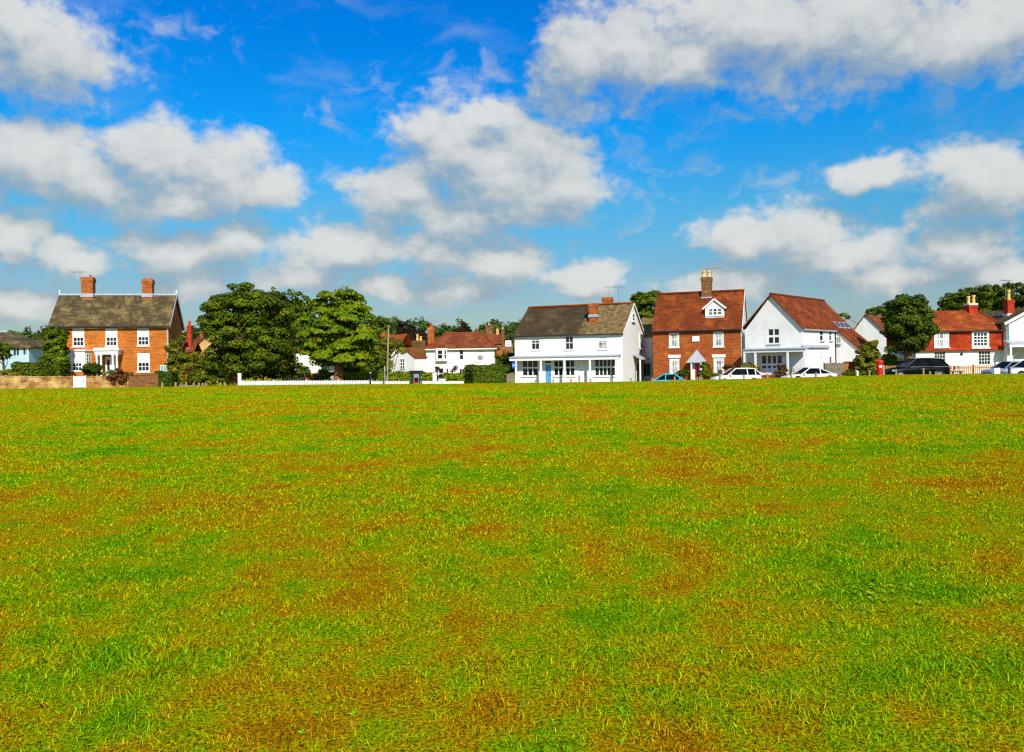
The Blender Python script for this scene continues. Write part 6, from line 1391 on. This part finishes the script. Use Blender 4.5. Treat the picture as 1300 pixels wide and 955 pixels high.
def VM(op, a, b=None, c=None):
    m = N(nt, 'ShaderNodeVectorMath', operation=op)
    for s_, q in zip(m.inputs, (a, b, c)):
        if q is None: continue
        if isinstance(q, tuple): s_.default_value = q
        else: L(nt, q, s_)
    return m
# domain warp
def fbm(vec, scale, detail, rough=.55, ysc=1.5, off=0.):
    mp = N(nt, 'ShaderNodeMapping'); mp.inputs['Scale'].default_value = (scale, scale * ysc, 1); mp.inputs['Location'].default_value = (off, off * .7, off); L(nt, vec, mp.inputs[0]); n = N(nt, 'ShaderNodeTexNoise', noise_dimensions='2D'); n.inputs['Scale'].default_value = 1; n.inputs['Detail'].default_value = detail; n.inputs['Roughness'].default_value = rough; L(nt, mp.outputs[0], n.inputs['Vector']); return n
wp = fbm(AE, .16, 3, .6, 1.5, 7.3); warp = VM('MULTIPLY_ADD', VM('SUBTRACT', wp.outputs['Color'], (.5, .5, .5)).outputs[0], (4.2, 2.2, 0), AE).outputs[0]
WL = [(797, 290, 74, 30), (600, 100, 90, 40), (803, 190, 48, 40), (880, 205, 60, 40), (215, 35, 110, 45), (450, 130, 70, 60), (760, 240, 90, 50), (980, 130, 130, 40), (1180, 120, 140, 40), (1010, 245, 90, 40), (60, 285, 110, 30), (440, 240, 60, 40), (1120, 245, 90, 30)]   # torn wisps
def blobfield(vec, k=.20, CL=CL):
    """soft union of the cloud bodies: 1 at a body's centre, 0 at its edge"""
    acc = None
    for px, py, rx, ry in CL:
        a, e = azel(px, py); ca = math.cos(math.radians(a)) ** 2
        kx = rx / F * DEG * ca; ky = ry / F * DEG * math.cos(math.radians(a))
        d = VM('LENGTH', VM('MULTIPLY_ADD', vec, (1 / kx, 1 / ky, 0), (-a / kx, -e / ky, 0)).outputs[0]).outputs['Value']
        acc = d if acc is None else M('SMOOTH_MIN', acc, d, k)
    return M('SUBTRACT', 1.0, acc)
far = M('MULTIPLY', M('SUBTRACT', M('MAXIMUM', M('MULTIPLY', M('ABSOLUTE', az), 1 / 38.), M('MULTIPLY', el, 1 / 30.)), 1.0), 1.5, None, True)
near = M('SUBTRACT', 1.0, far)
def base(w_, v, det):
    f1 = fbm(v, .24, det, .56, 1.5).outputs['Fac']; b = M('MAXIMUM', blobfield(w_), -1.2)
    amb = M('SUBTRACT', M('MULTIPLY', f1, 3.2), 1.75)       # clouds elsewhere in the sky, away from the photographed part
    return M('ADD', M('MULTIPLY', b, near), M('MULTIPLY', amb, far)), f1
def up(v, d): return VM('ADD', v, (d * .35, d, 0)).outputs[0]
b0, f10 = base(warp, AE, 7); f2 = fbm(AE, .95, 6, .6, 1.25, 3.1).outputs['Fac']
d0 = M('ADD', b0, M('ADD', M('MULTIPLY', M('SUBTRACT', f10, .5), 1.45), M('MULTIPLY', M('SUBTRACT', f2, .5), .62)))
b1, f11 = base(up(warp, 2.0), up(AE, 2.0), 4)
f21 = fbm(up(AE, .7), .95, 4, .6, 1.25, 3.1).outputs['Fac']
def smooth(x, a, b):
    m = N(nt, 'ShaderNodeMapRange', interpolation_type='SMOOTHSTEP'); m.inputs[1].default_value = a; m.inputs[2].default_value = b; L(nt, x, m.inputs[0]); return m.outputs[0]
# sunlit tops, greyer bases: how much the cloud thins upwards, broad shape first, billows second
slope = M('ADD', M('MULTIPLY', M('SUBTRACT', b0, b1), .75), M('ADD', M('MULTIPLY', M('SUBTRACT', f10, f11), .75), M('MULTIPLY', M('SUBTRACT', f2, f21), .38)))
lit = smooth(slope, -.55, .72)
al = M('MULTIPLY', smooth(M('ADD', d0, .09), -.18, .48), M('ADD', M('MULTIPLY', smooth(slope, -.6, .15), .30), .70))
ws = fbm(VM('MULTIPLY_ADD', VM('SUBTRACT', wp.outputs['Color'], (.5, .5, .5)).outputs[0], (5., 3., 0), AE).outputs[0], .12, 6, .58, 2.3, 21.).outputs['Fac']
wf = blobfield(AE, .3, WL); wn = fbm(VM('MULTIPLY_ADD', VM('SUBTRACT', wp.outputs['Color'], (.5, .5, .5)).outputs[0], (6., 5., 0), AE).outputs[0], .36, 5, .56, 1.5, 11.).outputs['Fac']
wisp = M('MAXIMUM', M('MULTIPLY', smooth(ws, .50, .90), .30), M('MULTIPLY', smooth(M('ADD', M('MULTIPLY', wf, .55), M('MULTIPLY', M('SUBTRACT', wn, .5), 2.6)), .10, 1.25), .55))
hz = M('MULTIPLY', smooth(M('MULTIPLY', el, 1.0), 9.5, .5), M('ADD', M('MULTIPLY', fbm(AE, .10, 5, .6, 3.4, 40.).outputs['Fac'], 1.5), -.25))   # thin bank of low cloud over the roofs
alpha = M('MAXIMUM', M('MAXIMUM', al, wisp), M('MULTIPLY', hz, .78), None, True)
ccol = ramp(nt, lit, [(.0, (.32, .41, .47)), (.25, (.42, .50, .545)), (.46, (.535, .59, .61)), (.75, (.68, .71, .70)), (1., (.77, .785, .765))])
hs = N(nt, 'ShaderNodeHueSaturation'); hs.inputs['Saturation'].default_value = 1.35; hs.inputs['Value'].default_value = 1.0; L(nt, sky.outputs[0], hs.inputs['Color'])
tint = ramp(nt, M('MULTIPLY', el, 1 / 40.), [(.0, (.50, .52, .56)), (.125, (.46, .57, .65)), (.27, (.36, .88, .97)), (.40, (.05, .98, 1.34)), (.575, (.0, .90, 1.48)), (1., (.1, .9, 1.4))])
skyc = mixc(nt, 1.0, hs.outputs[0], tint, 'MULTIPLY')
cscale = mixc(nt, 1.0, ccol, (1 / STR * .8,) * 3, 'MULTIPLY')
mixed = mixc(nt, M('MULTIPLY', alpha, .95), skyc, cscale)
bg = N(nt, 'ShaderNodeBackground'); bg.inputs['Strength'].default_value = STR; L(nt, mixed, bg.inputs['Color']); wo = N(nt, 'ShaderNodeOutputWorld'); L(nt, bg.outputs[0], wo.inputs[0])
w.cycles.sampling_method = 'MANUAL'; w.cycles.sample_map_resolution = 512

# ------------------------------------------------------------------ render settings
S.view_settings.view_transform = 'Standard'; S.view_settings.look = 'None'; S.view_settings.gamma = 1; S.view_settings.exposure = .25; S.view_settings.use_curve_mapping = False
S.cycles.max_bounces = 5; S.cycles.diffuse_bounces = 3; S.cycles.glossy_bounces = 3; S.cycles.transmission_bounces = 5; S.cycles.use_denoising = False
S.cycles.filter_width = 1.3
